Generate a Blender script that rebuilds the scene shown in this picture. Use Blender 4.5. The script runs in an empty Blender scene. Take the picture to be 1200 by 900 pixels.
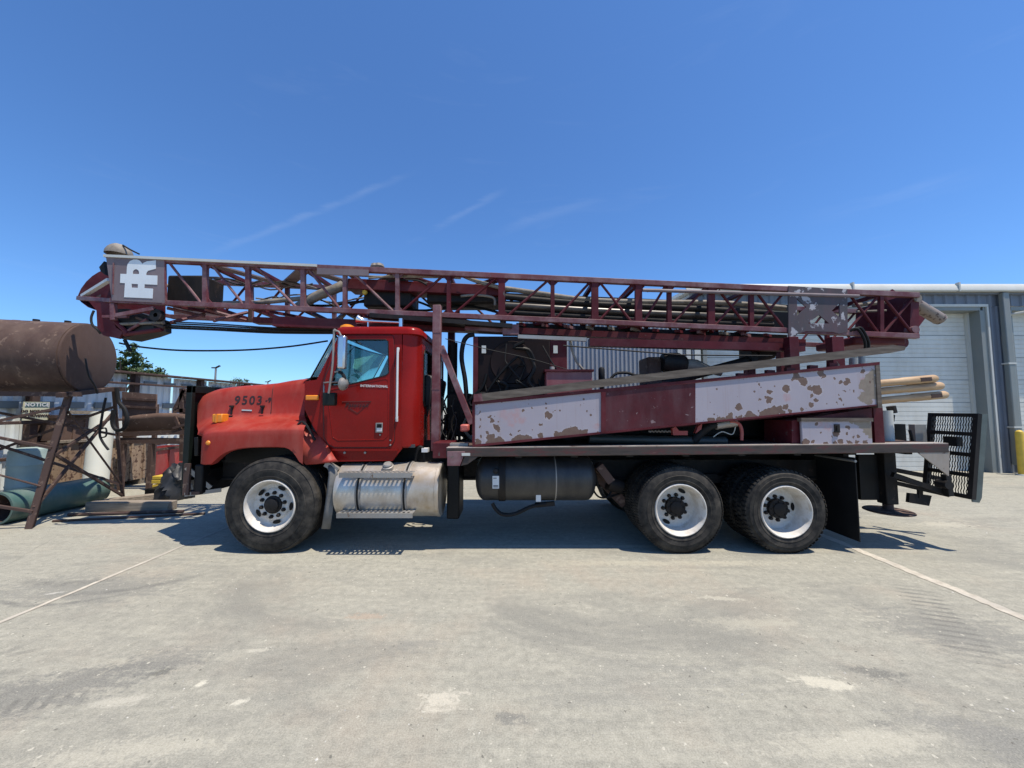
import bpy, bmesh, math, random
from mathutils import Vector, Matrix
from mathutils.bvhtree import BVHTree
random.seed(7)
R = math.radians
SC = bpy.context.scene
COL = SC.collection

# ------------------------------------------------------------------ camera, sky, sun, exposure
CAM_H, FPX, PITCH = 1.73, 433.0, math.atan(28 / 433.0)
cam_d = bpy.data.cameras.new('camera'); cam = bpy.data.objects.new('camera', cam_d); COL.objects.link(cam)
cam_d.sensor_width = 36.0; cam_d.lens = FPX / 1200 * 36.0
cam_d.clip_start = 0.05; cam_d.clip_end = 3000
cam.location = (0, 0, CAM_H); cam.rotation_euler = (math.pi / 2 + PITCH, 0, 0)
SC.camera = cam
SUN = Vector((0.31, -0.18, 1.0)).normalized()          # towards the sun
w = bpy.data.worlds.new('World'); SC.world = w; w.use_nodes = True
nt = w.node_tree; bg = nt.nodes['Background']
sky = nt.nodes.new('ShaderNodeTexSky'); sky.sky_type = 'NISHITA'; sky.sun_disc = False
sky.sun_elevation = math.asin(SUN.z); sky.sun_rotation = math.atan2(SUN.x, SUN.y)
sky.altitude = 300; sky.air_density = 1.0; sky.dust_density = 0.35; sky.ozone_density = 2.5
# a few thin cirrus streaks high in the air
tc = nt.nodes.new('ShaderNodeTexCoord'); mp = nt.nodes.new('ShaderNodeMapping')
mp.inputs['Rotation'].default_value = (0, R(-24), R(12)); mp.inputs['Scale'].default_value = (1.1, 1.6, 9.0)
n1 = nt.nodes.new('ShaderNodeTexNoise'); n1.inputs['Scale'].default_value = 2.6; n1.inputs['Detail'].default_value = 7
n1.inputs['Roughness'].default_value = 0.62; n1.inputs['Distortion'].default_value = 0.5
rp = nt.nodes.new('ShaderNodeValToRGB'); rp.color_ramp.elements[0].position = 0.60; rp.color_ramp.elements[1].position = 1.0
rp.color_ramp.elements[1].color = (0.05, 0.05, 0.05, 1)
mx = nt.nodes.new('ShaderNodeMix'); mx.data_type = 'RGBA'
mx.inputs['B'].default_value = (7.0, 7.6, 8.4, 1)
nt.links.new(tc.outputs['Generated'], mp.inputs['Vector']); nt.links.new(mp.outputs[0], n1.inputs['Vector'])
nt.links.new(n1.outputs['Fac'], rp.inputs[0]); nt.links.new(rp.outputs[0], mx.inputs['Factor'])
tint = nt.nodes.new('ShaderNodeMix'); tint.data_type = 'RGBA'; tint.blend_type = 'MULTIPLY'; tint.inputs['Factor'].default_value = 1.0; tint.inputs['B'].default_value = (0.66, 1.0, 1.38, 1)
nt.links.new(sky.outputs[0], tint.inputs['A']); nt.links.new(tint.outputs['Result'], mx.inputs['A']); 
def wnode(typ, op=None):
    q = nt.nodes.new('ShaderNode' + typ)
    if op: q.operation = op
    return q
def sky_dir(px, py):
    u, v = (px - 600) / FPX, (450 - py) / FPX; ct, st_ = math.cos(PITCH), math.sin(PITCH)
    return Vector((u, ct - v * st_, st_ + v * ct)).normalized()
last = mx.outputs['Result']
for (ax_, ay_, bx_, by_, wd_, am_) in ((225, 308, 500, 196, 0.011, 0.065), (470, 288, 600, 220, 0.012, 0.065), (560, 280, 720, 232, 0.016, 0.03), (930, 262, 1190, 196, 0.02, 0.035)):
    A, B = sky_dir(ax_, ay_), sky_dir(bx_, by_); nn = A.cross(B).normalized(); mm = (A + B).normalized(); ca = A.dot(mm)
    d1 = wnode('VectorMath', 'DOT_PRODUCT'); nt.links.new(tc.outputs['Generated'], d1.inputs[0]); d1.inputs[1].default_value = nn
    wob_ = wnode('Math', 'MULTIPLY_ADD'); nt.links.new(n1.outputs['Fac'], wob_.inputs[0]); wob_.inputs[1].default_value = wd_ * 3; nt.links.new(d1.outputs['Value'], wob_.inputs[2])
    off_ = wnode('Math', 'SUBTRACT'); nt.links.new(wob_.outputs[0], off_.inputs[0]); off_.inputs[1].default_value = wd_ * 1.5
    ab = wnode('Math', 'ABSOLUTE'); nt.links.new(off_.outputs[0], ab.inputs[0])
    mr = wnode('MapRange'); nt.links.new(ab.outputs[0], mr.inputs['Value']); mr.inputs['From Min'].default_value = 0; mr.inputs['From Max'].default_value = wd_; mr.inputs['To Min'].default_value = 1; mr.inputs['To Max'].default_value = 0; mr.interpolation_type = 'SMOOTHSTEP'
    d2 = wnode('VectorMath', 'DOT_PRODUCT'); nt.links.new(tc.outputs['Generated'], d2.inputs[0]); d2.inputs[1].default_value = mm
    mr2 = wnode('MapRange'); nt.links.new(d2.outputs['Value'], mr2.inputs['Value']); mr2.inputs['From Min'].default_value = ca; mr2.inputs['From Max'].default_value = 1.0; mr2.inputs['To Min'].default_value = 0; mr2.inputs['To Max'].default_value = am_; mr2.interpolation_type = 'SMOOTHSTEP'
    mu = wnode('Math', 'MULTIPLY'); nt.links.new(mr.outputs[0], mu.inputs[0]); nt.links.new(mr2.outputs[0], mu.inputs[1])
    rg_ = wnode('MapRange'); nt.links.new(n1.outputs['Fac'], rg_.inputs['Value']); rg_.inputs['From Min'].default_value = 0.35; rg_.inputs['From Max'].default_value = 0.6
    mu2 = wnode('Math', 'MULTIPLY'); nt.links.new(mu.outputs[0], mu2.inputs[0]); nt.links.new(rg_.outputs[0], mu2.inputs[1])
    mk_ = nt.nodes.new('ShaderNodeMix'); mk_.data_type = 'RGBA'; nt.links.new(mu2.outputs[0], mk_.inputs['Factor']); nt.links.new(last, mk_.inputs['A']); mk_.inputs['B'].default_value = (7.0, 7.6, 8.4, 1); last = mk_.outputs['Result']
nt.links.new(last, bg.inputs['Color'])
bg.inputs['Strength'].default_value = 0.113
sun_d = bpy.data.lights.new('sun', 'SUN'); sun_d.energy = 5.0; sun_d.angle = R(0.53); sun_d.color = (1.0, 0.915, 0.79)
sun = bpy.data.objects.new('sun', sun_d); COL.objects.link(sun); sun.location = (10, -5, 30)
sun.rotation_euler = (-SUN).to_track_quat('-Z', 'Y').to_euler()
vs = SC.view_settings; vs.view_transform = 'Standard'; vs.look = 'None'; vs.exposure = 0.25; vs.gamma = 1.0
vs.use_curve_mapping = False
SC.render.engine = 'CYCLES'; SC.cycles.max_bounces = 8; SC.cycles.transparent_max_bounces = 12
SC.cycles.use_denoising = True

# ------------------------------------------------------------------ measuring: photo pixel + distance -> place
CT, ST = math.cos(PITCH), math.sin(PITCH)
def P(px, py, Y):
    u = (px - 600) / FPX; v = (450 - py) / FPX
    t = Y / (CT - v * ST)
    return Vector((u * t, Y, CAM_H + (ST + v * CT) * t))
def PG(px, py, z=0.0):                                   # where the line of sight meets height z
    u = (px - 600) / FPX; v = (450 - py) / FPX
    t = (z - CAM_H) / (ST + v * CT)
    return Vector((u * t, (CT - v * ST) * t, z))
V = Vector

# ------------------------------------------------------------------ mesh helpers
ORG = V((0, 0, 0))
def spline(pts, sub=6):
    pts = [V(p) for p in pts]
    if len(pts) < 3: return pts
    out = []
    for i in range(len(pts) - 1):
        p0 = pts[max(i - 1, 0)]; p1 = pts[i]; p2 = pts[i + 1]; p3 = pts[min(i + 2, len(pts) - 1)]
        for k in range(sub):
            t = k / sub
            out.append(0.5 * ((2 * p1) + (p2 - p0) * t + (2 * p0 - 5 * p1 + 4 * p2 - p3) * t * t + (3 * p1 - p0 - 3 * p2 + p3) * t ** 3))
    out.append(pts[-1])
    return out
def axes(d, up=V((0, 0, 1))):
    d = d.normalized()
    if abs(d.dot(up)) > 0.98: up = V((0, 1, 0)) if abs(d.y) < 0.9 else V((1, 0, 0))
    s = d.cross(up).normalized(); u = s.cross(d).normalized()
    return d, s, u
class MB:
    def __init__(self): self.v = []; self.f = []
    def add(self, vs, fs):
        o = len(self.v); self.v += [tuple(x) for x in vs]; self.f += [tuple(i + o for i in f) for f in fs]; return self
    def box(self, a, b):
        x0, x1 = sorted((a[0], b[0])); y0, y1 = sorted((a[1], b[1])); z0, z1 = sorted((a[2], b[2]))
        return self.add([(x0, y0, z0), (x1, y0, z0), (x1, y1, z0), (x0, y1, z0), (x0, y0, z1), (x1, y0, z1), (x1, y1, z1), (x0, y1, z1)],
                        [(0, 3, 2, 1), (4, 5, 6, 7), (0, 1, 5, 4), (1, 2, 6, 5), (2, 3, 7, 6), (3, 0, 4, 7)])
    def bar(self, p, q, w, h, up=V((0, 0, 1))):
        p, q = V(p), V(q); d, s, u = axes(q - p, V(up)); s = s * w / 2; u = u * h / 2
        return self.add([p - s - u, p + s - u, p + s + u, p - s + u, q - s - u, q + s - u, q + s + u, q - s + u],
                        [(0, 1, 2, 3), (7, 6, 5, 4), (0, 4, 5, 1), (1, 5, 6, 2), (2, 6, 7, 3), (3, 7, 4, 0)])
    def tube(self, pts, r, n=8, cap=True):
        pts = [V(p) for p in pts]; rs = r if isinstance(r, (list, tuple)) else [r] * len(pts)
        vs, fs = [], []; prev = None
        for i, p in enumerate(pts):
            d = (pts[min(i + 1, len(pts) - 1)] - pts[max(i - 1, 0)])
            d, s, u = axes(d) if prev is None else axes(d, prev)
            prev = u
            for k in range(n):
                a = 2 * math.pi * k / n
                vs.append(p + (s * math.cos(a) + u * math.sin(a)) * rs[i])
        for i in range(len(pts) - 1):
            for k in range(n):
                fs.append((i * n + k, i * n + (k + 1) % n, (i + 1) * n + (k + 1) % n, (i + 1) * n + k))
        if cap:
            fs.append(tuple(range(n))[::-1]); fs.append(tuple((len(pts) - 1) * n + k for k in range(n)))
        return self.add(vs, fs)
    def lathe(self, c, ax, prof, n=32, close=False):       # prof: (radius, offset along axis)
        c = V(c); d, s, u = axes(V(ax))
        vs, fs = [], []; m = len(prof)
        for k in range(n):
            a = 2 * math.pi * k / n; e = s * math.cos(a) + u * math.sin(a)
            for (r, t) in prof: vs.append(c + d * t + e * r)
        for k in range(n):
            k2 = (k + 1) % n
            for j in range(m - 1): fs.append((k * m + j, k2 * m + j, k2 * m + j + 1, k * m + j + 1))
            if close: fs.append((k * m + m - 1, k2 * m + m - 1, k2 * m, k * m))
        return self.add(vs, fs)
    def prism(self, pts, d):
        n = len(pts); d = V(d)
        return self.add([V(p) for p in pts] + [V(p) + d for p in pts],
                        [tuple(range(n)), tuple(range(2 * n - 1, n - 1, -1))] + [(i, i + n, (i + 1) % n + n, (i + 1) % n) for i in range(n)])
    def grid(self, rows):
        m = len(rows[0]); vs = [p for r in rows for p in r]
        return self.add(vs, [(i * m + j, i * m + j + 1, (i + 1) * m + j + 1, (i + 1) * m + j) for i in range(len(rows) - 1) for j in range(m - 1)])
    def plate(self, outer, holes, fn, th):                 # fn(u, v) -> point ; th: thickness vector
        bm = bmesh.new(); loops = []
        for lp in [outer] + list(holes):
            vs = [bm.verts.new((p[0], p[1], 0)) for p in lp]
            loops.append(vs)
            for i in range(len(vs)): bm.edges.new((vs[i], vs[(i + 1) % len(vs)]))
        bmesh.ops.triangle_fill(bm, use_beauty=True, use_dissolve=False, edges=bm.edges[:])
        bm.verts.index_update(); th = V(th)
        n = len(bm.verts); base = [fn(v.co.x, v.co.y) for v in bm.verts]
        fs = [tuple(v.index for v in f.verts) for f in bm.faces]
        al = [tuple(i + n for i in reversed(f)) for f in fs]
        sd = []
        for lp in loops:
            ix = [v.index for v in lp]
            for i in range(len(ix)): a, b = ix[i], ix[(i + 1) % len(ix)]; sd.append((a, b, b + n, a + n))
        self.add([V(b) for b in base] + [V(b) + th for b in base], fs + al + sd); bm.free(); return self
    def mesh(self, name, off):
        me = bpy.data.meshes.new(name)
        me.from_pydata([(x - off[0], y - off[1], z - off[2]) for x, y, z in self.v], [], self.f); return me
def finish(me, angle=32):
    bm = bmesh.new(); bm.from_mesh(me); bmesh.ops.recalc_face_normals(bm, faces=bm.faces); bm.to_mesh(me); bm.free()
    me.polygons.foreach_set('use_smooth', [True] * len(me.polygons))
    me.set_sharp_from_angle(angle=R(angle)); me.update()
def put(name, mb, mat, parent=None, bevel=0, angle=32, origin=None, seg=2):
    off = ORG if origin is None else V(origin)
    me = mb.mesh(name, off); finish(me, angle)
    if mat: me.materials.append(mat)
    o = bpy.data.objects.new(name, me); COL.objects.link(o)
    if parent is not None: o.parent = parent
    elif origin is not None: o.location = origin
    if bevel:
        b = o.modifiers.new('bevel', 'BEVEL'); b.width = bevel; b.segments = seg; b.limit_method = 'ANGLE'; b.angle_limit = R(35)
        b.harden_normals = False
    return o
def inst(src, parent, loc=(0, 0, 0), rot=(0, 0, 0), scale=None):
    o = src.copy(); COL.objects.link(o); o.parent = parent; o.location = loc; o.rotation_euler = rot
    if scale: o.scale = scale
    return o
def tag(o, label, cat, group=None):
    o['label'] = label; o['category'] = cat
    if group: o['group'] = group
    return o
def thing(name, label, cat, loc=(0, 0, 0), group=None):
    global ORG
    o = bpy.data.objects.new(name, None); COL.objects.link(o); o.location = loc; o.empty_display_size = 0.3
    ORG = V(loc); tag(o, label, cat, group); return o
def struct(o): o['kind'] = 'structure'; return o
def text_mb(s, size, fn, depth=0.002, spacing=1.0, offset=0.0):
    c = bpy.data.curves.new('lettering', 'FONT'); c.body = s; c.size = size; c.extrude = depth; c.space_character = spacing
    c.align_x = 'CENTER'; c.align_y = 'CENTER'; c.resolution_u = 3; c.offset = offset
    o = bpy.data.objects.new('lettering', c); COL.objects.link(o)
    me = bpy.data.meshes.new_from_object(o.evaluated_get(bpy.context.evaluated_depsgraph_get()))
    mb = MB(); mb.add([fn(v.co.x, v.co.y, v.co.z) for v in me.vertices], [tuple(p.vertices) for p in me.polygons])
    bpy.data.objects.remove(o); bpy.data.curves.remove(c); bpy.data.meshes.remove(me); return mb

# ------------------------------------------------------------------ materials
class NT:
    def __init__(self, name):
        self.m = bpy.data.materials.new(name); self.m.use_nodes = True; self.t = self.m.node_tree
        self.b = self.t.nodes['Principled BSDF']; self._c = {}
    def link(self, a, b): self.t.links.new(a, b)
    def new(self, typ, props=None, **ins):
        n = self.t.nodes.new('ShaderNode' + typ)
        for k, v in (props or {}).items(): setattr(n, k, v)
        for k, v in ins.items(): self.set(n.inputs[k.replace('_', ' ')], v)
        return n
    def set(self, sock, v):
        if hasattr(v, 'is_output') or isinstance(v, bpy.types.NodeSocket): self.link(v, sock)
        else:
            if isinstance(v, (tuple, list)) and len(v) == 3 and sock.type == 'RGBA': v = (*v, 1)
            sock.default_value = v
    def co(self, kind='Object'):
        if kind not in self._c: self._c[kind] = self.new('TexCoord').outputs[kind]
        return self._c[kind]
    def pos(self):
        if 'pos' not in self._c: self._c['pos'] = self.new('NewGeometry').outputs['Position']
        return self._c['pos']
    def mapv(self, vec, scale=(1, 1, 1), rot=(0, 0, 0), loc=(0, 0, 0)):
        return self.new('Mapping', None, Vector=vec, Scale=scale, Rotation=rot, Location=loc).outputs[0]
    def noise(self, scale, detail=4, rough=0.55, vec=None, dist=0.0, out='Fac'):
        n = self.new('TexNoise', None, Scale=scale, Detail=detail, Roughness=rough, Distortion=dist, Vector=vec if vec is not None else self.co())
        return n.outputs[out]
    def voro(self, scale, vec=None, feature='F1', out='Distance', rnd=1.0):
        n = self.new('TexVoronoi', {'feature': feature}, Scale=scale, Randomness=rnd, Vector=vec if vec is not None else self.co()); return n.outputs[out]
    def ramp(self, f, *st):
        n = self.new('ValToRGB'); self.link(f, n.inputs[0]); e = n.color_ramp.elements
        while len(e) < len(st): e.new(0.5)
        for i, (p, c) in enumerate(st):
            e[i].position = p; e[i].color = (*c, 1) if isinstance(c, (tuple, list)) else (c, c, c, 1)
        return n.outputs[0]
    def mix(self, f, a, b, mode='MIX'):
        n = self.new('Mix', {'data_type': 'RGBA', 'blend_type': mode})
        self.set(n.inputs['Factor'], f); self.set(n.inputs['A'], a); self.set(n.inputs['B'], b); return n.outputs['Result']
    def math(self, op, a, b=0.5, c=0.5):
        n = self.new('Math', {'operation': op}); self.set(n.inputs[0], a); self.set(n.inputs[1], b); self.set(n.inputs[2], c); return n.outputs[0]
    def sep(self, vec): return self.new('SeparateXYZ', None, Vector=vec).outputs
    def bump(self, h, strength=0.3, dist=0.01):
        n = self.new('Bump', None, Height=h, Strength=strength, Distance=dist); self.link(n.outputs[0], self.b.inputs['Normal']); return n.outputs[0]
    def done(self, color, rough=0.6, metal=0.0, spec=None):
        self.set(self.b.inputs['Base Color'], color); self.set(self.b.inputs['Roughness'], rough); self.set(self.b.inputs['Metallic'], metal)
        if spec is not None: self.b.inputs['Specular IOR Level'].default_value = spec
        return self.m
def sc3(c, k): return tuple(min(x * k, 1) for x in c)
def worn(name, base, chip=(0.09, 0.05, 0.04), chip_at=0.68, cscale=6, rough=0.5, dirt=(0.30, 0.25, 0.20), dirt_amt=0.35, var=0.25, metal=0.0, bump=0.15, streak=True, spec=None):
    n = NT(name)
    v = n.noise(1.3, 5, 0.6)
    col = n.mix(n.ramp(v, (0.3, 0.0), (0.7, 1.0)), sc3(base, 1 - var), sc3(base, 1 + var))
    d = n.noise(3.5, 8, 0.68, vec=n.mapv(n.co(), scale=(1, 1, 0.35) if streak else (1, 1, 1)))
    col = n.mix(n.math('MULTIPLY', n.ramp(d, (0.42, 0.0), (0.72, 1.0)), dirt_amt), col, dirt)
    c = n.noise(cscale, 9, 0.62, dist=0.3)
    ch = n.ramp(c, (chip_at, 0.0), (chip_at + 0.03, 1.0))
    col = n.mix(ch, col, chip)
    rg = n.math('ADD', n.math('MULTIPLY', n.noise(8, 5, 0.6), 0.3), rough - 0.15)
    n.bump(n.math('SUBTRACT', n.noise(40, 4, 0.6), ch), bump, 0.004)
    return n.done(col, rg, metal, spec)
def plain(name, c, rough=0.6, metal=0.0, var=0.15, scale=5, spec=None, bump=0.0):
    n = NT(name); v = n.noise(scale, 6, 0.6)
    if bump: n.bump(n.noise(60, 5, 0.6), bump, 0.004)
    return n.done(n.mix(n.ramp(v, (0.3, 0.0), (0.7, 1.0)), sc3(c, 1 - var), sc3(c, 1 + var)), rough, metal, spec)

M = {}
M['cab_red'] = worn('cab_red_paint', (0.225, 0.009, 0.007), chip_at=0.80, rough=0.27, dirt=(0.16, 0.018, 0.013), dirt_amt=0.35, var=0.22, bump=0.04, spec=0.16)
M['hood_red'] = worn('faded_hood_red', (0.29, 0.027, 0.018), chip_at=0.82, rough=0.46, dirt=(0.36, 0.10, 0.075), dirt_amt=0.65, var=0.2, bump=0.05, spec=0.2)
M['maroon'] = worn('maroon_steel_paint', (0.078, 0.009, 0.013), chip=(0.10, 0.085, 0.08), chip_at=0.66, rough=0.52, dirt=(0.15, 0.055, 0.06), dirt_amt=0.45, var=0.4, bump=0.12, spec=0.2, streak=False)
M['maroon_dusty'] = worn('dusty_pink_maroon_paint', (0.12, 0.028, 0.034), chip=(0.12, 0.09, 0.08), chip_at=0.64, rough=0.6, dirt=(0.30, 0.22, 0.22), dirt_amt=0.65, var=0.25, bump=0.12, streak=False)
M['rust'] = worn('rusted_plate', (0.070, 0.040, 0.031), chip=(0.15, 0.10, 0.075), chip_at=0.58, cscale=9, rough=0.85, dirt=(0.07, 0.04, 0.032), dirt_amt=0.6, var=0.3, bump=0.3)
M['rust_tan'] = worn('tan_rusted_plate', (0.33, 0.24, 0.165), chip=(0.10, 0.055, 0.04), chip_at=0.55, cscale=14, rough=0.9, dirt=(0.14, 0.08, 0.055), dirt_amt=0.7, var=0.3, bump=0.4)
M['rust_mid'] = worn('mid_brown_rust', (0.15, 0.092, 0.068), chip=(0.24, 0.17, 0.13), chip_at=0.60, cscale=9, rough=0.85, dirt=(0.08, 0.048, 0.036), dirt_amt=0.6, var=0.35, bump=0.3)
M['tank_rust'] = worn('brown_tank_rust', (0.058, 0.030, 0.022), chip=(0.14, 0.09, 0.065), chip_at=0.59, cscale=9, rough=0.8, dirt=(0.13, 0.085, 0.062), dirt_amt=0.7, var=0.45, bump=0.25)
M['dark_steel'] = worn('dark_grimy_steel', (0.011, 0.010, 0.010), chip=(0.045, 0.03, 0.025), chip_at=0.64, rough=0.6, dirt=(0.05, 0.038, 0.03), dirt_amt=0.5, var=0.3, spec=0.25)
M['black'] = plain('black_paint', (0.006, 0.006, 0.0065), 0.5, var=0.3, spec=0.2)
M['tank_black'] = worn('dusty_black_paint', (0.020, 0.020, 0.021), chip_at=0.78, rough=0.45, dirt=(0.085, 0.078, 0.066), dirt_amt=0.6, var=0.2, bump=0.03)
M['rubber'] = plain('black_rubber', (0.010, 0.010, 0.0105), 0.65, var=0.3, spec=0.25)
M['guard'] = plain('dark_green_guard', (0.007, 0.011, 0.0095), 0.5, var=0.3, spec=0.25)
M['chrome'] = plain('polished_metal', (0.75, 0.75, 0.76), 0.22, 1.0, var=0.06)
M['steel'] = worn('grey_bare_steel', (0.30, 0.29, 0.27), chip=(0.16, 0.11, 0.08), chip_at=0.66, rough=0.5, dirt=(0.26, 0.20, 0.15), dirt_amt=0.5, metal=0.4)
M['amber'] = plain('amber_lens', (0.75, 0.25, 0.02), 0.25, var=0.08)
M['white'] = plain('white_paint', (0.62, 0.62, 0.60), 0.55, var=0.06)
M['letter_white'] = worn('white_logo_paint', (0.66, 0.70, 0.72), chip=(0.40, 0.36, 0.36), chip_at=0.70, cscale=12, rough=0.6, dirt=(0.5, 0.5, 0.5), dirt_amt=0.3, var=0.06)
M['letter_black'] = plain('black_lettering', (0.03, 0.012, 0.012), 0.6, var=0.2)
M['yellow'] = plain('yellow_paint', (0.62, 0.42, 0.05), 0.55, var=0.15)
M['logo_grey'] = worn('faded_grey_maroon_panel', (0.165, 0.125, 0.13), chip=(0.13, 0.07, 0.075), chip_at=0.68, rough=0.62, dirt=(0.26, 0.22, 0.225), dirt_amt=0.5, var=0.12, bump=0.06)
M['chip_grey'] = worn('flaking_white_over_grey', (0.062, 0.05, 0.052), chip=(0.40, 0.38, 0.39), chip_at=0.57, cscale=5.5, rough=0.6, dirt=(0.15, 0.06, 0.07), dirt_amt=0.5, var=0.2)
M['maroon_scuffed'] = worn('scuffed_maroon_panel', (0.070, 0.010, 0.014), chip=(0.22, 0.15, 0.15), chip_at=0.635, cscale=10, rough=0.5, dirt=(0.10, 0.05, 0.055), dirt_amt=0.8, var=0.5, bump=0.15, spec=0.25)
M['timber'] = None
n = NT('weathered_timber'); g = n.noise(5, 8, 0.65, vec=n.mapv(n.co(), scale=(0.5, 6, 6)))
n.bump(g, 0.4, 0.01); M['timber'] = n.done(n.ramp(g, (0.25, (0.12, 0.095, 0.07)), (0.55, (0.26, 0.215, 0.165)), (0.8, (0.36, 0.31, 0.25))), 0.9)
n = NT('weathered_tray_steel'); g = n.noise(4, 8, 0.7, vec=n.mapv(n.co(), scale=(0.6, 5, 5)))
n.bump(g, 0.25, 0.006); M['tray'] = n.done(n.ramp(g, (0.28, (0.045, 0.032, 0.024)), (0.5, (0.105, 0.082, 0.062)), (0.75, (0.20, 0.165, 0.13))), 0.75)
n = NT('tan_drill_rod'); g = n.noise(4, 7, 0.65, vec=n.mapv(n.co(), scale=(0.7, 3, 3)))
M['rod'] = n.done(n.ramp(g, (0.25, (0.26, 0.15, 0.075)), (0.5, (0.43, 0.28, 0.15)), (0.8, (0.55, 0.40, 0.24))), 0.62)
n = NT('dusty_pipe'); g = n.noise(5, 7, 0.7)
M['pipe_dark'] = plain('oily_drill_pipe', (0.055, 0.045, 0.036), 0.33, var=0.4)
M['dusty_pipe'] = n.done(n.ramp(g, (0.3, (0.10, 0.085, 0.07)), (0.7, (0.30, 0.265, 0.22))), 0.7)
# brushed aluminium of the fuel tank, dull and stained
n = NT('dull_aluminium'); g = n.noise(3, 7, 0.65, vec=n.mapv(n.co(), scale=(1, 1, 0.6))); f = n.noise(30, 4, 0.6, vec=n.mapv(n.co(), scale=(0.2, 3, 3)))
col = n.mix(n.ramp(g, (0.40, 0.0), (0.66, 1.0)), (0.66, 0.63, 0.58), (0.42, 0.33, 0.23))
M['alu'] = n.done(n.mix(n.math('MULTIPLY', f, 0.35), col, (0.35, 0.33, 0.30)), n.math('ADD', n.math('MULTIPLY', g, 0.3), 0.26), 0.55)
# wheel rim: white paint dulled by brake dust
n = NT('rim_white'); g = n.noise(6, 9, 0.72, dist=0.4); M['rim'] = n.done(n.ramp(g, (0.30, (0.40, 0.34, 0.27)), (0.42, (0.52, 0.48, 0.42)), (0.55, (0.60, 0.575, 0.53)), (0.66, (0.46, 0.41, 0.34)), (0.78, (0.34, 0.27, 0.20))), 0.5)
n = NT('tyre_rubber'); g = n.noise(7, 7, 0.68); h = n.noise(2.2, 4, 0.6)
col = n.mix(n.math('MULTIPLY', n.ramp(g, (0.36, 0.0), (0.7, 1.0)), n.ramp(h, (0.3, 0.25), (0.65, 1.0))), (0.007, 0.007, 0.0075), (0.088, 0.077, 0.062))
n.bump(n.noise(90, 3, 0.5), 0.1, 0.003); M['tyre'] = n.done(col, 0.72, spec=0.25)
# pale panels with rust blisters: every blister has its own place on the plate
def blistered(name, Y, org, rust, pink, bare, seed):
    n = NT(name); wv = n.noise(16, 4, 0.6, out='Color')
    ad = n.new('VectorMath', {'operation': 'SUBTRACT'}); n.link(wv, ad.inputs[0]); ad.inputs[1].default_value = (0.5, 0.5, 0.5)
    sc = n.new('VectorMath', {'operation': 'MULTIPLY'}); n.link(ad.outputs[0], sc.inputs[0]); sc.inputs[1].default_value = (0.10, 0.0, 0.10)
    su = n.new('VectorMath', {'operation': 'ADD'}); n.link(n.co(), su.inputs[0]); n.link(sc.outputs[0], su.inputs[1])
    fl = n.new('VectorMath', {'operation': 'MULTIPLY'}); n.link(su.outputs[0], fl.inputs[0]); fl.inputs[1].default_value = (1, 0, 1)
    def mask(lst):
        acc = None
        for (px, py, r) in lst:
            q = P(px, py, Y) - V(org); d = n.new('VectorMath', {'operation': 'DISTANCE'}); n.link(fl.outputs[0], d.inputs[0]); d.inputs[1].default_value = (q.x, 0, q.z)
            m = n.math('SUBTRACT', 1.0, n.math('DIVIDE', d.outputs['Value'], 0.86 * r * Y / FPX))
            acc = m if acc is None else n.math('MAXIMUM', acc, m)
        return acc
    base = n.mix(n.noise(1.6, 5, 0.6), (0.305, 0.272, 0.305), (0.39, 0.352, 0.38))
    base = n.mix(n.math('MULTIPLY', n.ramp(n.noise(5, 8, 0.7, vec=n.mapv(n.co(), scale=(1, 1, 0.2))), (0.5, 0.0), (0.75, 1.0)), 0.35), base, (0.40, 0.36, 0.38))
    if pink: base = n.mix(n.math('MULTIPLY', n.ramp(mask(pink), (0.0, 0.0), (0.5, 1.0)), n.ramp(n.noise(9, 7, 0.7), (0.38, 0.0), (0.6, 0.85))), base, (0.40, 0.25, 0.25))
    if bare: base = n.mix(n.ramp(mask(bare), (0.02, 0.0), (0.08, 1.0)), base, n.mix(n.noise(20, 6, 0.65), (0.16, 0.12, 0.09), (0.30, 0.25, 0.19)))
    sp = n.voro(24); k = n.new('SeparateColor', None, Color=n.voro(24, None, 'F1', 'Color')).outputs
    tiny = n.math('LESS_THAN', sp, n.math('MULTIPLY', n.math('MULTIPLY', n.math('POWER', k[0], 7.0), n.ramp(n.noise(2.2, 3, 0.5), (0.40, 0.0), (0.62, 1.0))), 0.42))
    bl = mask(rust); spot = n.math('MAXIMUM', n.ramp(bl, (0.0, 0.0), (0.03, 1.0)), tiny)
    ring = n.ramp(bl, (0.0, 0.0), (0.01, 1.0)); rst = n.mix(n.noise(25, 5, 0.6), (0.085, 0.048, 0.036), (0.20, 0.125, 0.09))
    col = n.mix(n.math('MULTIPLY', n.ramp(n.math('ADD', bl, 0.6), (0.30, 0.0), (0.58, 1.0)), 0.40), base, (0.50, 0.46, 0.45))
    run = n.ramp(n.noise(9, 6, 0.7, vec=n.mapv(n.co(), scale=(2.2, 1, 0.12))), (0.56, 0.0), (0.74, 1.0)); col = n.mix(n.math('MULTIPLY', run, 0.35), col, (0.26, 0.17, 0.13))
    n.bump(n.math('MULTIPLY', spot, -1.0), 0.35, 0.004)
    return n.done(n.mix(spot, col, rst), 0.62)
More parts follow.
